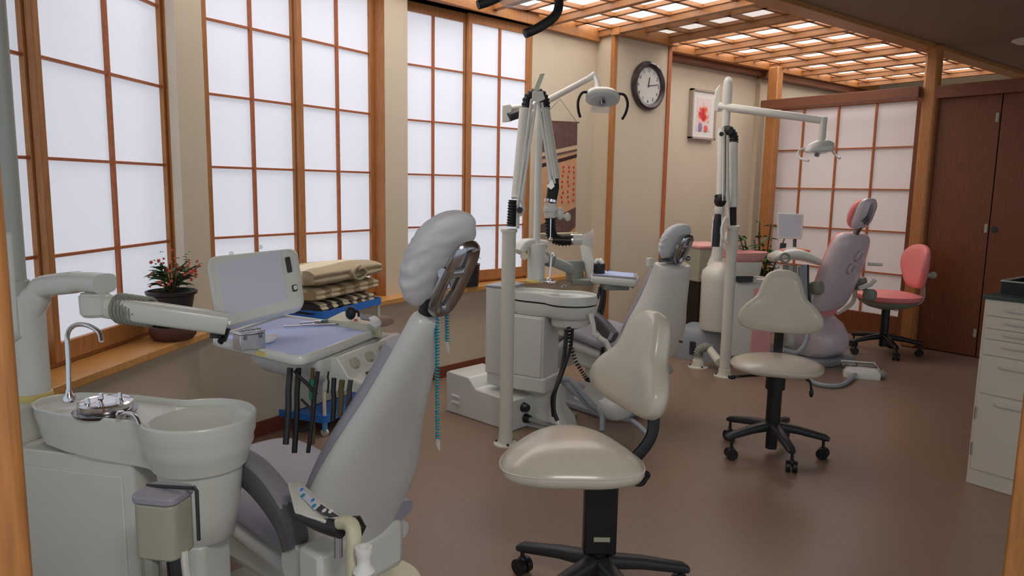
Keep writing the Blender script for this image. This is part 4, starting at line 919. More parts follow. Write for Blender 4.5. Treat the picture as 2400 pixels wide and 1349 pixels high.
# lamp 2
m = M(); m.cyl((cc2.x, cc2.y, 1.06), (cc2.x, cc2.y, 1.90), .021); m.out('lamp_pole', ENAMW, u2)
M().loft([[P(u_, v_, d) for u_, v_ in ((1177, 246), (1196, 243), (1200, 252), (1197, 285), (1177, 287))] for d in (4.15, 4.25)]).out('lamp_joint', ENAMW, u2, bevel=.006)
M().sweep([P(1190, 256, 4.2), P(1256, 245, 4.42)], .042).out('lamp_arm', ENAMW, u2)
M().sweep([P(1192, 275, 4.15), P(1230, 262, 4.2)], .05, n=14).out('arm_spring', CHAR, u2)
M().sweep([P(1262, 246, 4.42), P(1290, 232, 4.35), P(1380, 184, 4.2), P(1394, 175, 4.2)], [.038, .04, .034, .04]).out('lamp_arm', ENAMW, u2)
def dental_lamp(o, c, fwd, side, s, mt_, hand, neck):
    """c: centre of the lamp head; fwd: where it shines; side: across the handles"""
    f = Vector(fwd).normalized(); sd = Vector(side).normalized(); up = sd.cross(f).normalized()
    if up.z < 0: up = -up
    Mx = Matrix.Translation(c) @ Matrix((sd, up, f)).transposed().to_4x4()
    m = M(); m.sweep(neck, .034 * s + .004, n=12); m.out('lamp_neck', mt_, o)
    rings = []
    for z, sx, sy in ((-.075, .02, .015), (-.072, .05, .03), (-.05, .085, .05), (-.015, .105, .06), (.0, .10, .055), (.005, .09, .048)):
        rings.append([Mx @ Vector((x * sx * s, y * sy * s, z * s)) for x, y in [(sp(math.cos(2 * PI * k / 32), 2.6), sp(math.sin(2 * PI * k / 32), 2.6)) for k in range(32)]])
    h = M().loft(rings).out('lamp_head', mt_, o, ang=60)
    M().loft([[Mx @ Vector((x * .088 * s * q_, y * .05 * s * q_, z * s)) for x, y in [(math.cos(2 * PI * k / 24), math.sin(2 * PI * k / 24)) for k in range(24)]] for z, q_ in ((.006, 1), (.022, .85))]).out('reflector_shield', CLEARP, h)
    M().cyl(Mx @ Vector((0, 0, .0)), Mx @ Vector((0, -.01 * s, .04 * s)), .02 * s, .016 * s).out('bulb_holder', STEELD, h)
    M().loft([[Mx @ Vector((x, y, z)) for x, y in ((-.06 * s, -.055 * s), (.06 * s, -.055 * s), (.06 * s, -.1 * s), (-.06 * s, -.1 * s))] for z in (0, .002)]).out('splash_visor', CLEARP, h)
    for sg in (-1, 1):
        pts = [Mx @ Vector((sg * x * s, y * s, z * s)) for x, y, z in ((.09, .03, -.02), (.125, .035, .0), (.145, .0, .03), (.14, -.05, .05), (.125, -.095, .055))]
        M().sweep(smooth(pts, 4), .013 * s + .003, n=10).out('lamp_handle', hand, h)
dental_lamp(u2, P(1412, 232, 4.05), Vector((-.45, -.62, -.75)), RM @ Vector((1, -.05, 0)), .95, ENAMW, BLACKR, [P(1394, 176, 4.2), P(1401, 195, 4.18), P(1399, 212, 4.15), P(1404, 222, 4.1)])
# ------------------------------------------------------------------ middle chair
ph2 = math.radians(93)
ch2 = thing('dental_chair', 'grey dental chair in the middle of the room with a tall boxy cream back', 'dental chair', (3.33, 2.93, 0), ph2)
rows = [(0, .10, .05, 0), (.05, .16, .10, 0), (.14, .215, .14, .17), (.30, .235, .15, .215), (.45, .22, .15, .205), (.62, .175, .14, .165), (.80, .145, .125, .125), (.95, .135, .105, .10), (.99, .13, .095, 0), (1.0, .12, .08, 0)]
chair_shell(ch2, (.035, 0, .34), (-.165, 0, .985), rows, ENAMW, CUSH, cush=.06, box=4.0)
headrest(ch2, Vector((-.20, 0, 1.105)), Vector((-.4, 0, .9)).normalized(), Vector((.9, 0, .4)).normalized(), .21, .22, CAPM)
M().box((-.20, 0, .995), (.05, .09, .03)).cyl((-.19, -.09, 1.0), (-.19, .12, 1.0), .012).ball((-.23, -.09, 1.005), .018).cyl((-.21, 0, .99), (-.24, 0, 1.05), .02).out('head_post', STEELD, ch2, world=False)
M().box((-.13, .135, .985), (.03, .035, .05)).out('latch', ENAMW, ch2, bevel=.004, world=False)
seatpad(ch2, [(.0, 0, .50), (.15, 0, .505), (.32, 0, .525), (.46, 0, .535), (.56, 0, .50), (.68, 0, .40), (.80, 0, .30)], lambda s: .25 - .04 * s, .09, CUSH, GREYSH)
M().box((.24, 0, .33), (.42, .32, .14)).out('seat_base', ENAM, ch2, bevel=.03, world=False)
M().loft([[Vector((x * s_ + .22, y * s_, z)) for x, y in rrect(.42, .3, .06)] for z, s_ in ((.05, 1.1), (.12, .8), (.28, .8))]).out('pedestal', GREYSH, ch2, ang=40, world=False)
M().prism(rrect(.70, .46, .12, cx=.36), 0, .05).out('floor_plate', GREYBOX, ch2, bevel=.015, world=False)
M().sweep([(-.05, .1, .36), (-.10, .1, .26), (-.13, .1, .19)], .03, .06, up=(0, 1, 0)).sweep([(-.02, -.02, .36), (-.13, -.02, .30), (-.2, -.02, .34)], .05).out('tilt_bracket', POLEM, ch2, world=False)
M().sweep(smooth([P(1376, 735, 4.35), P(1392, 745, 4.33), P(1415, 765, 4.28), P(1436, 792, 4.22)], 4), .07, .085, up=UP, p=3, n=14).out('armrest', ARMG, ch2, ang=60)
M().sweep(smooth([P(1376, 727, 4.35), P(1394, 737, 4.33), P(1418, 756, 4.28), P(1440, 782, 4.22)], 4), .06, .03, up=UP, p=3, n=14).out('armrest_pad', ARML, ch2, ang=60)
M().sweep([P(1384, 735, 4.0), P(1390, 760, 4.0), P(1392, 782, 4.0), P(1402, 788, 4.0)], .028, .03, n=10, p=3).sweep([P(1402, 790, 4.0), P(1420, 800, 4.0), P(1434, 830, 4.0)], [.03, .05, .05], .03, up=UP).out('assistant_arm', ENAMW, ch2)
M().cyl(P(1428, 796, 3.95), P(1436, 780, 3.95), .014).out('assistant_knob', STEELD, ch2)
M().sweep(smooth([P(1310, 888, 4.25), P(1360, 930, 4.1), P(1410, 975, 4.0), P(1480, 985, 3.95), P(1530, 1030, 3.7)], 3), .028).sweep([P(1412, 935, 4.0), P(1412, 1010, 3.9)], .03).out('floor_tubes', GREYBOX, ch2)
M().ball(P(1440, 955, 4.0), (.09, .09, .06), p=3).out('foot_hub', GREYSH, ch2)
M().cyl((-.195, -.10, .50), (-.215, -.10, .50), .006).out('shell_screw', CHAR, ch2, world=False)
# ------------------------------------------------------------------ stools
def superpad(m, outline, z0, z1, dome, crown=6, M0=None):
    """soft pad: closed outline of (x, y), bottom z0, edge z1, domed up by dome"""
    MM = M0 or Matrix.Identity(4); cx = sum(p_[0] for p_ in outline) / len(outline); cy = sum(p_[1] for p_ in outline) / len(outline)
    R = lambda s, z: [MM @ Vector((cx + (x - cx) * s, cy + (y - cy) * s, z)) for x, y in outline]
    rings = [R(.2, z0 - .002), R(.88, z0), R(.96, z0 + (z1 - z0) * .2), R(1.0, z0 + (z1 - z0) * .6), R(1.0, z1)]
    for k in range(1, crown + 1):
        s = 1 - (k / crown) ** 1.0 * .97; rings.append(R(s, z1 + dome * (1 - s ** 3.0) * 1.0))
    m.loft(rings); return m
def outline(pts, k=6):
    n = len(pts); p = [Vector((x, y, 0)) for x, y in pts]; o = []
    for i in range(n):
        a, b, c, d = p[i - 1], p[i], p[(i + 1) % n], p[(i + 2) % n]
        for j in range(k):
            t = j / k; q_ = .5 * ((2 * b) + (c - a) * t + (2 * a - 5 * b + 4 * c - d) * t * t + (3 * b - a - 3 * c + d) * t ** 3); o.append((q_.x, q_.y))
    return o
def star_base(o, R, zl, mt_=CHAR, a0=0, r=.024):
    for k in range(5):
        a = a0 + 2 * PI * k / 5; d = Vector((math.cos(a), math.sin(a), 0)); s_ = Vector((-d.y, d.x, 0))
        lg = M().sweep([d * .03 + Vector((0, 0, zl + .03)), d * R * .5 + Vector((0, 0, zl + .02)), d * R + Vector((0, 0, zl - .005)), d * (R + .02) + Vector((0, 0, zl - .012))], [.062, .052, .044, .036], [.05, .042, .034, .02], up=UP, p=3, n=14).out('leg', mt_, o, ang=60, world=False)
        c = d * (R - .005) + Vector((0, 0, .030)) + s_ * .012
        m = M()
        for q_ in (-.016, .016): 
            e = c + (d * .3 + s_).normalized() * q_; f = (d * .3 + s_).normalized(); m.cyl(e - f * .011, e + f * .011, .030, n=20)
        m.ball(c + Vector((0, 0, .018)), (.018, .018, .022), 10).cyl(c + Vector((0, 0, .03)), c + Vector((0, 0, zl - .035)), .008, n=10)
        m.out('caster', BLACK, lg, world=False)
BK = [(-.215, .02), (-.225, .075), (-.19, .135), (-.135, .19), (-.11, .26), (-.085, .32), (-.04, .345), (.0, .35), (.04, .345), (.085, .32), (.11, .26), (.135, .19), (.19, .135), (.225, .075), (.215, .02), (.15, -.01), (.0, -.018), (-.15, -.01)]
BKO = [(-.10, .0), (-.15, .07), (-.185, .16), (-.19, .24), (-.165, .31), (-.10, .355), (.0, .37), (.10, .355), (.165, .31), (.19, .24), (.185, .16), (.15, .07), (.10, .0), (.0, -.015)]
def backpad(o, c, yaw, tilt, mt_, th=.055, sx=1.0, sz=1.0, name='backrest', wrap=.05, shape=BK):
    """pad standing at c, its face turned to yaw in the thing's frame"""
    ol = outline(shape, 4); Mx = Matrix.Translation(Vector(c)) @ Matrix.Rotation(yaw, 4, 'Z') @ Matrix.Rotation(tilt, 4, 'Y')
    def R(s, t_, cz=.15):
        o_ = []
        for x, y in ol:
            X = x * s * sx; Z = (cz + (y - cz) * s) * sz
            o_.append(Mx @ Vector((t_ + wrap * (X / .2) ** 2, X, Z)))
        return o_
    m = M(); m.loft([R(.1, -th * .5), R(.7, -th * .5), R(.93, -th * .42), R(1.0, -th * .15), R(1.0, th * .15), R(.95, th * .40), R(.75, th * .5), R(.4, th * .52), R(.05, th * .52)])
    return m.out(name, mt_, o, ang=70, world=False)
SEAT = [(.20, .0), (.185, .12), (.12, .205), (.02, .235), (-.10, .215), (-.19, .13), (-.225, .0), (-.19, -.13), (-.10, -.215), (.02, -.235), (.12, -.205), (.185, -.12)]
SEAT1 = [(.245, .0), (.22, .08), (.15, .15), (.05, .20), (-.07, .235), (-.17, .215), (-.215, .12), (-.22, .0), (-.215, -.12), (-.17, -.215), (-.07, -.235), (.05, -.20), (.15, -.15), (.22, -.08)]
# front stool
s1 = thing('rolling_stool', 'cream vinyl rolling stool in the front, its winged backrest turned to the right', 'stool', (1.70, 1.655, 0), math.radians(0))
star_base(s1, .30, .10, a0=math.radians(39))
SC = Vector((1.625 - 1.70, 1.735 - 1.655, 0))
Ms = Matrix.Translation(SC) @ Matrix.Rotation(math.radians(52), 4, 'Z')
superpad(M(), outline(SEAT1), 0, 0, 0).bm.free()
m = M(); superpad(m, outline(SEAT1), .462, .507, .068, M0=Ms, crown=9); st1 = m.out('seat', VINYL, s1, ang=70, world=False)
so = outline(SEAT1)
M().sweep([Ms @ Vector((x * 1.003, y * 1.003, .505)) for x, y in so + so[:1]], .0045, n=6).out('seam', VINYL, st1, world=False)
M().cyl((0, 0, .07), (0, 0, .20), .028).out('post', BLACK, s1, world=False)
rt = math.radians(-38)
M().box((0, 0, .31), (.112, .06, .29), rz=rt).out('column_cover', BLACK, s1, bevel=.006, world=False)
M().box((-.035, .04, .452), (.30, .20, .012), rz=rt).box((-.10, .09, .435), (.10, .08, .03), rz=rt).out('seat_plate', BLACK, s1, bevel=.003, world=False)
lb = Matrix.Rotation(rt, 4, 'Z')
M().box((.005, -.031, .222), (.055, .002, .016), m=lb).out('small_label', BEIGEP, s1, world=False)
M().tube([Vector((.03, -.02, .445)), lb @ Vector((.12, -.03, .42)), lb @ Vector((.145, -.03, .44)), lb @ Vector((.15, -.03, .46)), lb @ Vector((.10, -.03, .47))], .008, 8, 4).out('height_lever', BLACK, s1, world=False)
bc = Vector((1.892 - 1.70, 1.715 - 1.655, .635))
bkp = backpad(s1, bc, math.radians(163), math.radians(-15), VINYL, th=.085, sx=1.0, sz=1.0, wrap=.03)
M().sweep(smooth([(.02, .01, .44), (.16, .02, .44), (.275, .03, .50), (.30, .04, .58), (.26, .05, .66), (.235, .06, .72)], 4), .055, .014, up=(.2, 1, 0), p=3).out('backrest_strap', BLACK, s1, world=False)
# second stool
s2 = thing('rolling_stool', 'cream vinyl rolling stool facing the camera, standing right of the middle', 'stool', (3.44, 2.09, 0), math.radians(211))
star_base(s2, .265, .125, a0=math.radians(21))
M().cyl((0, 0, .03), (0, 0, .44), .03).cyl((0, 0, .14), (0, 0, .36), .038).lathe([(.05, .36), (.05, .46)]).out('gas_column', BLACK, s2, world=False)
m = M(); superpad(m, outline(SEAT), .462, .495, .042, crown=8); m.out('seat', VINYL, s2, ang=70, world=False)
M().box((0, 0, .455), (.2, .16, .012)).out('seat_plate', BLACK, s2, world=False)
M().tube([(0, .03, .44), (.03, -.12, .425), (.05, -.22, .41)], .007).ball((.05, -.22, .41), (.012, .022, .012)).out('height_lever', BLACK, s2, world=False)
M().tube([(.0, .13, .44), (.01, .17, .42), (.01, .18, .36)], .006).ball((.01, .18, .36), (.011, .011, .025)).out('tilt_lever', BLACK, s2, world=False)
M().sweep(smooth([(-.03, 0, .45), (-.20, 0, .452), (-.262, 0, .48), (-.27, 0, .56), (-.245, 0, .66), (-.24, 0, .76)], 4), .05, .014, up=(1, 0, .01), p=3).out('backrest_strap', BLACK, s2, world=False)
backpad(s2, (-.195, 0, .645), 0, math.radians(-8), VINYL, th=.055, sx=.98, sz=.95, wrap=.03)
# pink stool
s3 = thing('rolling_stool', 'salmon pink rolling stool by the brown doors at the back', 'stool', (6.50, 2.93, 0), math.radians(142))
star_base(s3, .29, .12, a0=math.radians(10), mt_=BLACK)
M().cyl((0, 0, .06), (0, 0, .42), .034).out('gas_column', BLACK, s3, world=False)
S3 = [(x * 1.22, y * 1.1) for x, y in SEAT]
m = M(); superpad(m, outline(S3), .475, .525, .03, crown=8); m.out('seat', PINKV, s3, ang=70, world=False)
m = M(); o_ = outline(S3); m.loft([[Vector((x * s_, y * s_, z)) for x, y in o_] for s_, z in ((.35, .40), (.6, .415), (.85, .45), (.92, .476))]); m.out('seat_shell', GREYG, s3, ang=60, world=False)
M().ball((-.02, .12, .42), (.03, .02, .025)).out('lever_tab', LABELM, s3, world=False)
backpad(s3, (-.245, 0, .60), 0, math.radians(-3), PINKV, th=.07, sx=1.0, sz=1.0, wrap=.05, shape=BKO)
M().sweep(smooth([(-.10, 0, .43), (-.27, 0, .45), (-.31, 0, .52), (-.30, 0, .62), (-.29, 0, .75)], 4), .07, .022, up=(1, 0, 0), p=3).cyl((-.30, 0, .70), (-.38, 0, .70), .022).ball((-.385, 0, .70), .032).out('backrest_support', BEIGEP, s3, world=False)
# ------------------------------------------------------------------ drawer cabinet
cab = thing('drawer_cabinet', 'cream metal cabinet with chrome-handled drawers and dark top at the right edge', 'cabinet', (4.1, 1.0, 0))
x0, x1, ya_, yb_ = 3.88, 4.36, .72, 1.295
M().ab((x0, ya_, .0), (x1, yb_, .915)).out('carcass', CABM, cab, bevel=.003)
M().ab((x0 - .012, ya_ - .005, .915), (x1 + .01, yb_ + .008, .933)).out('countertop', DARKG, cab, bevel=.003)
for zb_, zt_, hz in ((.838, .878, .872), (.778, .834, .812), (.727, .774, .757), (.65, .723, .70), (.462, .646, .602), (.08, .456, .42)):
    nm = 'drawer' if zb_ > .3 else 'door'
    dr = M().ab((x0 - .008, ya_ + .01, zb_), (x0 + .002, yb_ - .014, zt_)).out(nm, CABM, cab, bevel=.002)
    m = M(); m.sweep([(x0 - .008, 1.20, hz), (x0 - .026, 1.195, hz), (x0 - .026, .82, hz), (x0 - .008, .815, hz)], .010, .008, n=8); m.out('handle', PULLM, dr)
for z in (.36, .18): M().cyl((x0 - .009, 1.281, z - .03), (x0 - .009, 1.281, z + .03), .005).out('hinge', STEEL, cab)
t = thing('black_tray_box', 'black open box with pale rim standing on the drawer cabinet', 'box', (4.10, 1.15, .934))
bx0, bx1, by0, by1 = 4.02, 4.33, .88, 1.285
m = M(); m.loft([[Vector((x, y, z)) for x, y in rrect(bx1 - bx0 - i_, by1 - by0 - i_, .01, cx=(bx0 + bx1) / 2, cy=(by0 + by1) / 2)] for z, i_ in ((.934, 0), (.992, 0), (.992, .012), (.944, .014))]); m.out('box', BLACK, t, ang=40)
m = M(); m.loft([[Vector((x, y, z)) for x, y in rrect(bx1 - bx0 + .004 - i_, by1 - by0 + .004 - i_, .01, cx=(bx0 + bx1) / 2, cy=(by0 + by1) / 2)] for z, i_ in ((.990, 0), (.996, 0), (.996, .02), (.990, .02))], wrap=True); m.out('rim', POLEM, t, ang=40)
t = thing('folded_cloth', 'pale yellow folded cloth lying in the black box', 'cloth', (4.12, 1.07, 1.0))
M().ab((4.05, .92, .945), (4.24, 1.14, 1.015)).out('lower_fold', YCLOTH, t, bevel=.008)
M().ball((4.15, 1.03, 1.04), (.10, .09, .028), p=3).out('upper_fold', WHITEP, t)
t = thing('glass_tumbler', 'clear bluish container partly hidden at the right edge, in front of the black box', 'container', (3.93, 1.10, .934))
M().lathe([(.02, 0), (.026, .06), (.024, .06), (.018, .004), (0, .004)], (3.925, 1.095, .934)).out('cup', CLEARP, t)
# ------------------------------------------------------------------ pink unit at the back
u3 = thing('dental_unit', 'white and pink dental unit with a pale pink bowl behind the far suction pole', 'dental unit', (5.0, 3.5, 0))
D = 5.9
cx3 = P(1688, 690, D); cx3.z = 0
M().lathe([(.145, .28), (.155, .30), (.155, .68), (.158, .70), (.150, .76), (.11, .80), (.06, .83), (.055, .86), (0, .86)], cx3).out('water_tower', ENAMW, u3)
q3 = frame(cx3, (.80, -.60, 0), (.6, .8, 0))
M().box((.18, .0, .38), (.32, .30, .60), m=q3).out('cabinet_body', ENAMW, u3, bevel=.02)
M().box((.30, -.155, .36), (.16, .012, .56), m=q3).out('pink_panel', PINKP, u3, bevel=.01)
M().sweep([q3 @ Vector((0, 0, .70)), q3 @ Vector((.2, -.02, .70)), q3 @ Vector((.36, -.02, .69))], .24, .05, up=UP, p=4, n=18).out('cabinet_top', ENAMW, u3, ang=50)
bw = P(1744, 600, 5.75)
rings = []
for z, s_ in ((-.045, .55), (-.038, .7), (0.0, .93), (.035, 1.0), (.036, .97), (.0, .88), (-.034, .6)):
    rings.append([bw + (RM @ Vector((1, 0, 0))) * (x * s_ * .18) + Vector((.62, .78, 0)) * (y * s_ * .13) + Vector((0, 0, z)) for x, y in [(math.cos(2 * PI * k / 32), math.sin(2 * PI * k / 32)) for k in range(32)]])
M().loft(rings).out('pink_bowl', PINKP, u3, ang=50)
M().loft([[bw + (RM @ Vector((1, 0, 0))) * (x * s_) + Vector((.62, .78, 0)) * (y * s_) + Vector((0, 0, z)) for x, y in rrect(.26, .18, .04)] for z, s_ in ((-.15, .85), (-.14, .9), (-.05, 1.0), (-.04, 1.0))]).out('bowl_housing', ENAMW, u3, ang=40)
M().box(bw + Vector((0, 0, -.17)), (.12, .12, .06), rz=-.6).out('housing_neck', CHAR, u3)
M().cyl(P(1682, 590, D), P(1680, 560, D), .045, .03).sweep([P(1682, 612, D), P(1700, 590, D), P(1704, 560, 5.8), P(1708, 545, 5.8)], .05).out('lamp_base', ENAMW, u3)
lp = P(1682, 585, 5.9)
M().lathe([(.08, .80), (.05, .88), (.042, .95), (.045, .97)], (lp.x, lp.y, 0)).out('column_foot', ENAMW, u3)
# lamp 3
D3 = 5.6
lp3 = P(1684, 585, 5.62)
M().cyl((lp3.x, lp3.y, .86), (lp3.x, lp3.y, 2.20), .032).ball((lp3.x, lp3.y, 2.20), (.034, .034, .05)).lathe([(.035, 2.04), (.036, 2.17), (.034, 2.19)], (lp3.x, lp3.y, 0)).out('lamp_pole', ENAMW, u3)
M().loft([[P(u_, v_, d) for u_, v_ in ((1688, 196), (1676, 212), (1672, 245), (1676, 262), (1690, 262))] for d in (5.50, 5.66)]).out('lamp_joint', ENAMW, u3, bevel=.01)
M().sweep([P(1686, 249, 5.5), P(1760, 259, 5.35), P(1880, 275, 5.2), P(1938, 284, 5.15)], [.062, .06, .054, .05], n=16).out('lamp_arm', ENAMW, u3)
M().sweep([P(1931, 276, 5.15), P(1929, 300, 5.15), P(1926, 322, 5.15), P(1922, 338, 5.15)], [.05, .045, .055, .03], n=14).out('lamp_drop', ENAMW, u3)
dental_lamp(u3, P(1918, 352, 5.12), Vector((-.3, .25, -.9)), RM @ Vector((1, .12, -.3)), 1.05, ENAMW, ENAMW, [P(1924, 330, 5.15), P(1920, 342, 5.13)])
# grey floor box
fbx = thing('floor_service_box', 'grey sloped service box on the floor between middle chair and far suction pole', 'service box', P(1635, 800, 5.75))
gA, gB = P(1578, 842, 1), 0
A_ = Zp(1582, 836, 0); B_ = Zp(1692, 852, 0)
xg = (B_ - A_).normalized(); yg = Vector((-xg.y, xg.x, 0)); FG = frame(A_, xg, yg); Lg = (B_ - A_).length
M().loft([[FG @ Vector((x * sx + Lg / 2, .20 + y * sx, z)) for x, y in rrect(Lg + .04, .42, .05)] for z, sx in ((0, 1), (.16, 1), (.235, .93), (.25, .88))]).out('box_shell', GREYBOX, fbx, ang=40)
M().box(FG @ Vector((Lg * .38, -.012, .10)), (.05, .012, .11), rz=math.atan2(xg.y, xg.x)).out('dark_slot', CHAR, fbx, bevel=.003)
M().prism(rrect(.16, .10, .03), .25, .262, FG @ Matrix.Translation((Lg * .75, .12, 0))).out('cap', GREYBOX, fbx, bevel=.004)
# pink counter unit behind
t = thing('side_cabinet', 'cream cabinet with pale pink top and dark base behind the middle chair', 'cabinet', (5.3, 4.1, 0))
q4_ = frame((5.42, 4.02, 0), (.97, -.22, 0), (.22, .97, 0))
M().box((.0, .10, .30), (.34, .34, .60), m=q4_).out('dark_base', mat('dark_cabinet', rgb(40, 28, 24), .5), t)
M().box((.0, .10, .75), (.40, .38, .30), m=q4_).out('upper_body', BEIGEP, t, bevel=.01)
M().box((.0, .10, .91), (.42, .40, .03), m=q4_).out('pink_top', PINKP, t, bevel=.01)
# ------------------------------------------------------------------ pink chair
ch3 = thing('dental_chair', 'white and pink dental chair at the back with glossy pinkish white back shell', 'dental chair', (5.74, 3.12, 0), math.radians(84))
rows = [(0, .17, .05, 0), (.06, .215, .08, .0), (.2, .235, .10, .20), (.5, .24, .11, .21), (.75, .235, .10, .20), (.9, .215, .09, .18), (.97, .185, .07, .14), (1.0, .14, .05, 0)]
chair_shell(ch3, (-.02, 0, .44), (-.23, 0, 1.09), rows, PINKW, PINKV, cush=.06, box=3.2)
headrest(ch3, Vector((-.27, 0, 1.24)), Vector((-.30, 0, .95)).normalized(), Vector((.95, 0, .30)).normalized(), .22, .25, ENAMW, cover=False, fr=False, pad=PINKV)
M().loft([[Vector((-.27, 0, 1.24)) + Vector((-.035 - .03 * s_, 0, 0)) + Vector((0, 1, 0)) * y * s2_ + Vector((-.30, 0, .95)) * x * s2_ for x, y in rrect(.26, .22, .08)] for s_, s2_ in ((0, 1), (.8, .98), (1.5, .8))]).out('head_shell', PINKW, ch3, ang=50, world=False)
M().cyl((-.25, 0, 1.06), (-.29, 0, 1.14), .022).sweep([(-.335, .0, 1.16), (-.36, .0, 1.25), (-.37, 0, 1.33)], .05, .02, up=(0, 1, 0)).sweep([(-.35, .06, 1.18), (-.36, -.02, 1.24)], .016).out('head_post', STEELD, ch3, world=False)
for z, y in ((.90, -.03), (.80, .02)):
    M().ring((-.30 + (z - .9) * -.3, y, z), .04, .008, (1, 0, .3), 20, 6).out('oval_handle', PINKW, ch3, world=False)
M().sweep([(-.25, -.22, .83), (-.30, -.27, .83), (-.32, -.30, .83)], .03).out('assistant_grip', ENAMW, ch3, world=False)
M().sweep([(-.2, -.2, .62), (-.25, -.28, .66), (-.27, -.3, .70)], .04).out('assistant_holder', ENAMW, ch3, world=False)
M().ball((-.25, -.28, .57), (.05, .05, .05), p=3).out('grey_joint', GREYG, ch3, world=False)
seatpad(ch3, [(-.02, 0, .46), (.12, 0, .45), (.30, 0, .46), (.48, 0, .48), (.60, 0, .42), (.8, 0, .28)], .22, .09, PINKV, PINKW)
for y in (.30, -.28):
    M().sweep(smooth([(-.20, y, .66), (-.10, y, .64), (.05, y, .60), (.22, y, .58), (.34, y, .57)], 4), .07, [.10, .12, .11, .10] + [.08] * 13, up=UP, p=3, n=16).out('armrest', GREYG, ch3, ang=60, world=False)
    M().sweep(smooth([(-.12, y, .60), (-.10, y, .48), (.0, y * .8, .38)], 4), .035, .05, n=12).out('armrest_bracket', ENAMW, ch3, world=False)
M().loft([[Vector((x * sx + cx_, y * sy, z)) for x, y in rrect(.5, .42, .12)] for z, sx, sy, cx_ in ((.06, .85, .9, .06), (.12, 1.0, 1.0, .05), (.22, 1.05, 1.02, .06), (.32, .85, .95, .08), (.39, .5, .8, .1))]).out('base_cover', PINKW, ch3, ang=60, world=False)
M().prism(rrect(.62, .50, .12, cx=.08), 0, .055).out('floor_plate', GREYBOX, ch3, bevel=.01, world=False)
# tray of the pink chair
tt = P(1862, 598, 5.75)
sx_ = Vector((.78, -.62, 0)); fx_ = Vector((.62, .78, 0))
rings = []
for k in range(9):
    s = -1 + 2 * k / 8; c = tt + sx_ * (s * .19) + Vector((0, 0, .035 * (1 - s * s) - .02 - .025 * (s > 0) * s))
    h = .04 * (1 - .5 * s * s) + .01
    rings.append([c + fx_ * (.10 * math.cos(a) * (1 - .2 * s * s)) + Vector((0, 0, h * sp(math.sin(a), 2.5))) for a in [2 * PI * j / 20 for j in range(20)]])
tb = thing('instrument_tray', 'curved white instrument tray head with orange-pink top and grey hoses before the pink chair', 'instrument tray', tt)
M().loft(rings).out('tray_head', ENAMW, tb, ang=70)
M().sweep([tt + sx_ * -.12 + Vector((0, 0, .035)), tt + Vector((0, 0, .052)), tt + sx_ * .10 + Vector((0, 0, .04))], .12, .022, up=UP, p=3).out('tray_pad', mat('orange_pink_mat', rgb(240, 142, 112), .5), tb)
M().ring(P(1840, 604, 5.62), .034, .010, RM @ Vector((0, 0, 1)), 20, 6).out('grip_ring', GREYG, tb)
for k, (a, b, c, d, r) in enumerate(((1840, 622, 1838, 660, .02), (1852, 622, 1850, 700, .022), (1862, 622, 1862, 700, .02), (1885, 620, 1890, 730, .022), (1893, 620, 1905, 740, .012), (1877, 625, 1880, 735, .022))):
    M().tube([P(a, b, 5.7), P(a + 1, (b + d) / 2, 5.72), P(c, d, 5.75)], r).out('instrument_hose', [GREYG, POLEM, GREYG, GREYBOX, CHAR, GREYBOX][k], tb)
M().tube([P(1890, 730, 5.75), P(1892, 790, 5.6), P(1870, 825, 5.5), P(1835, 820, 5.5)], .018).out('instrument_hose', GREYBOX, tb)
M().sweep([P(1862, 640, 5.8), P(1845, 700, 5.9), P(1850, 800, 6.0)], .08).cyl(P(1850, 800, 6.0), Zp(1850, 835, 0), .04).out('tray_support', ENAM, tb)
sc = [P(1822, 558, 5.9), P(1880, 560, 5.85), P(1884, 501, 5.85), P(1821, 498, 5.9)]
t = thing('film_viewer', 'white square light panel standing over the pink chair tray', 'film viewer', P(1850, 565, 5.9))
fvn = (sc[1] - sc[0]).cross(sc[3] - sc[0]).normalized()
if fvn.dot(EYE - sc[0]) < 0: fvn = -fvn
M().loft([[p_ + fvn * o_ for p_ in rquad(sc, .012)] for o_ in (-.03, 0)]).out('viewer_case', ENAMW, t, bevel=.004)
M().loft([[p_ + fvn * o_ for p_ in rquad(sc, .008, ins=.014)] for o_ in (0, .001)]).out('screen', FILMW, t)
M().cyl(P(1862, 562, 5.88), P(1862, 590, 5.8), .012).cyl(P(1836, 570, 5.8), P(1834, 584, 5.8), .024).out('stand', CHAR, t)
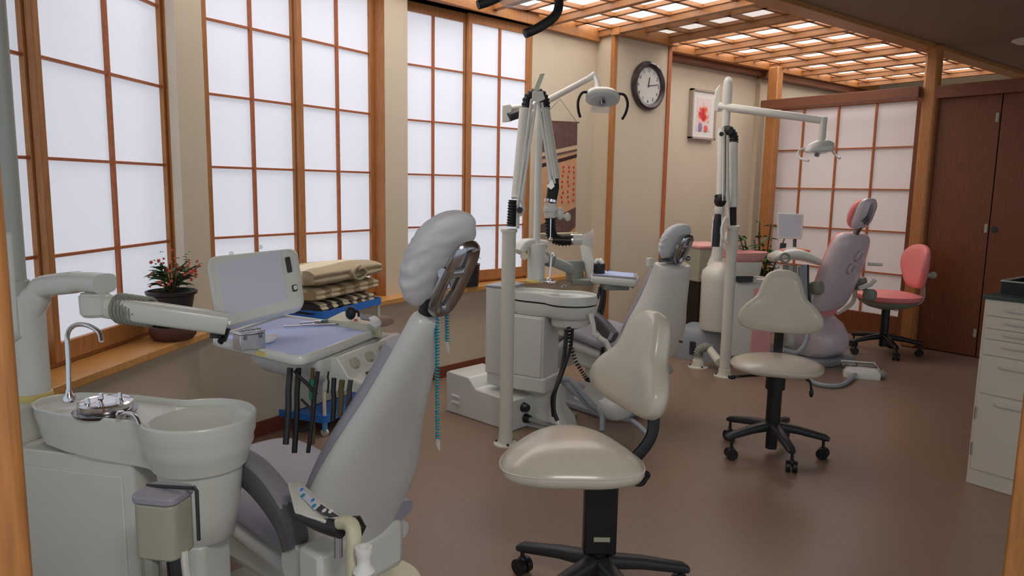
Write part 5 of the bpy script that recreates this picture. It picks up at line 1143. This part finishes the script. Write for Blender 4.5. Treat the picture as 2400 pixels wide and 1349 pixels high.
# foot pedal
fp = Zp(2018, 882, 0)
t = thing('foot_pedal', 'white foot control with grey tread lying on the open floor', 'foot pedal', fp)
FP = Matrix.Translation(fp) @ Matrix.Rotation(math.radians(-58), 4, 'Z')
m = M(); m.loft([[FP @ Vector((x * s_ + .0, y * s_, z)) for x, y in rrect(.26, .15, .03)] for z, s_ in ((.0, 1), (.045, 1), (.07, .85), (.075, .7))]); m.out('pedal_body', ENAMW, t, ang=40)
M().prism(rrect(.11, .15, .02), .05, .085, FP @ Matrix.Translation((-.09, .06, 0))).prism(rrect(.14, .10, .02), .06, .083, FP @ Matrix.Translation((.04, .06, 0))).out('tread', STEELD, t, bevel=.004)
M().sweep([FP @ Vector((-.12, .03, .06)), FP @ Vector((-.14, .1, .09)), FP @ Vector((.1, .12, .09)), FP @ Vector((.13, .04, .05))], .014).out('guard_bar', ENAMW, t)
M().ball(FP @ Vector((.14, .0, .035)), (.05, .04, .03)).out('end_cap', GREYG, t)
M().tube([FP @ Vector((-.05, -.07, .03)), Zp(1985, 895, .02), Zp(1965, 903, .018), Zp(1935, 903, .018), Zp(1905, 895, .018), Zp(1885, 878, .018)], .016).out('pedal_hose', GREYBOX, t)
# potted plant at the back post
pb3 = P(1782, 690, 6.5); pb3.z = 0
t = thing('floor_plant', 'tall green leafy plant before the back wooden post, left of the pink chair', 'potted plant', pb3)
M().lathe([(.10, 0), (.13, .22), (.14, .25), (.12, .25), (0, .23)], pb3).out('pot', POTD, t)
lv = M(); st = M(); random.seed(21)
for k in range(22):
    a = random.uniform(0, 2 * PI); h = random.uniform(.55, 1.15); r = random.uniform(.05, .26)
    e = pb3 + Vector((r * math.cos(a), r * math.sin(a), h)); b_ = pb3 + Vector((random.uniform(-.04, .04), random.uniform(-.04, .04), .23))
    st.tube([b_, b_.lerp(e, .5) + Vector((0, 0, .06)), e], .006, 5, 3)
    for j in range(16):
        s = random.uniform(.35, 1); c = b_.lerp(e, s); a2 = random.uniform(0, 2 * PI); leaf(lv, c, (math.cos(a2), math.sin(a2), random.uniform(-.2, .5)), random.uniform(.07, .12), .045, .4)
st.out('stems', TRUNK, t); o = lv.out('leaves', GREEN, t); o['kind'] = 'stuff'
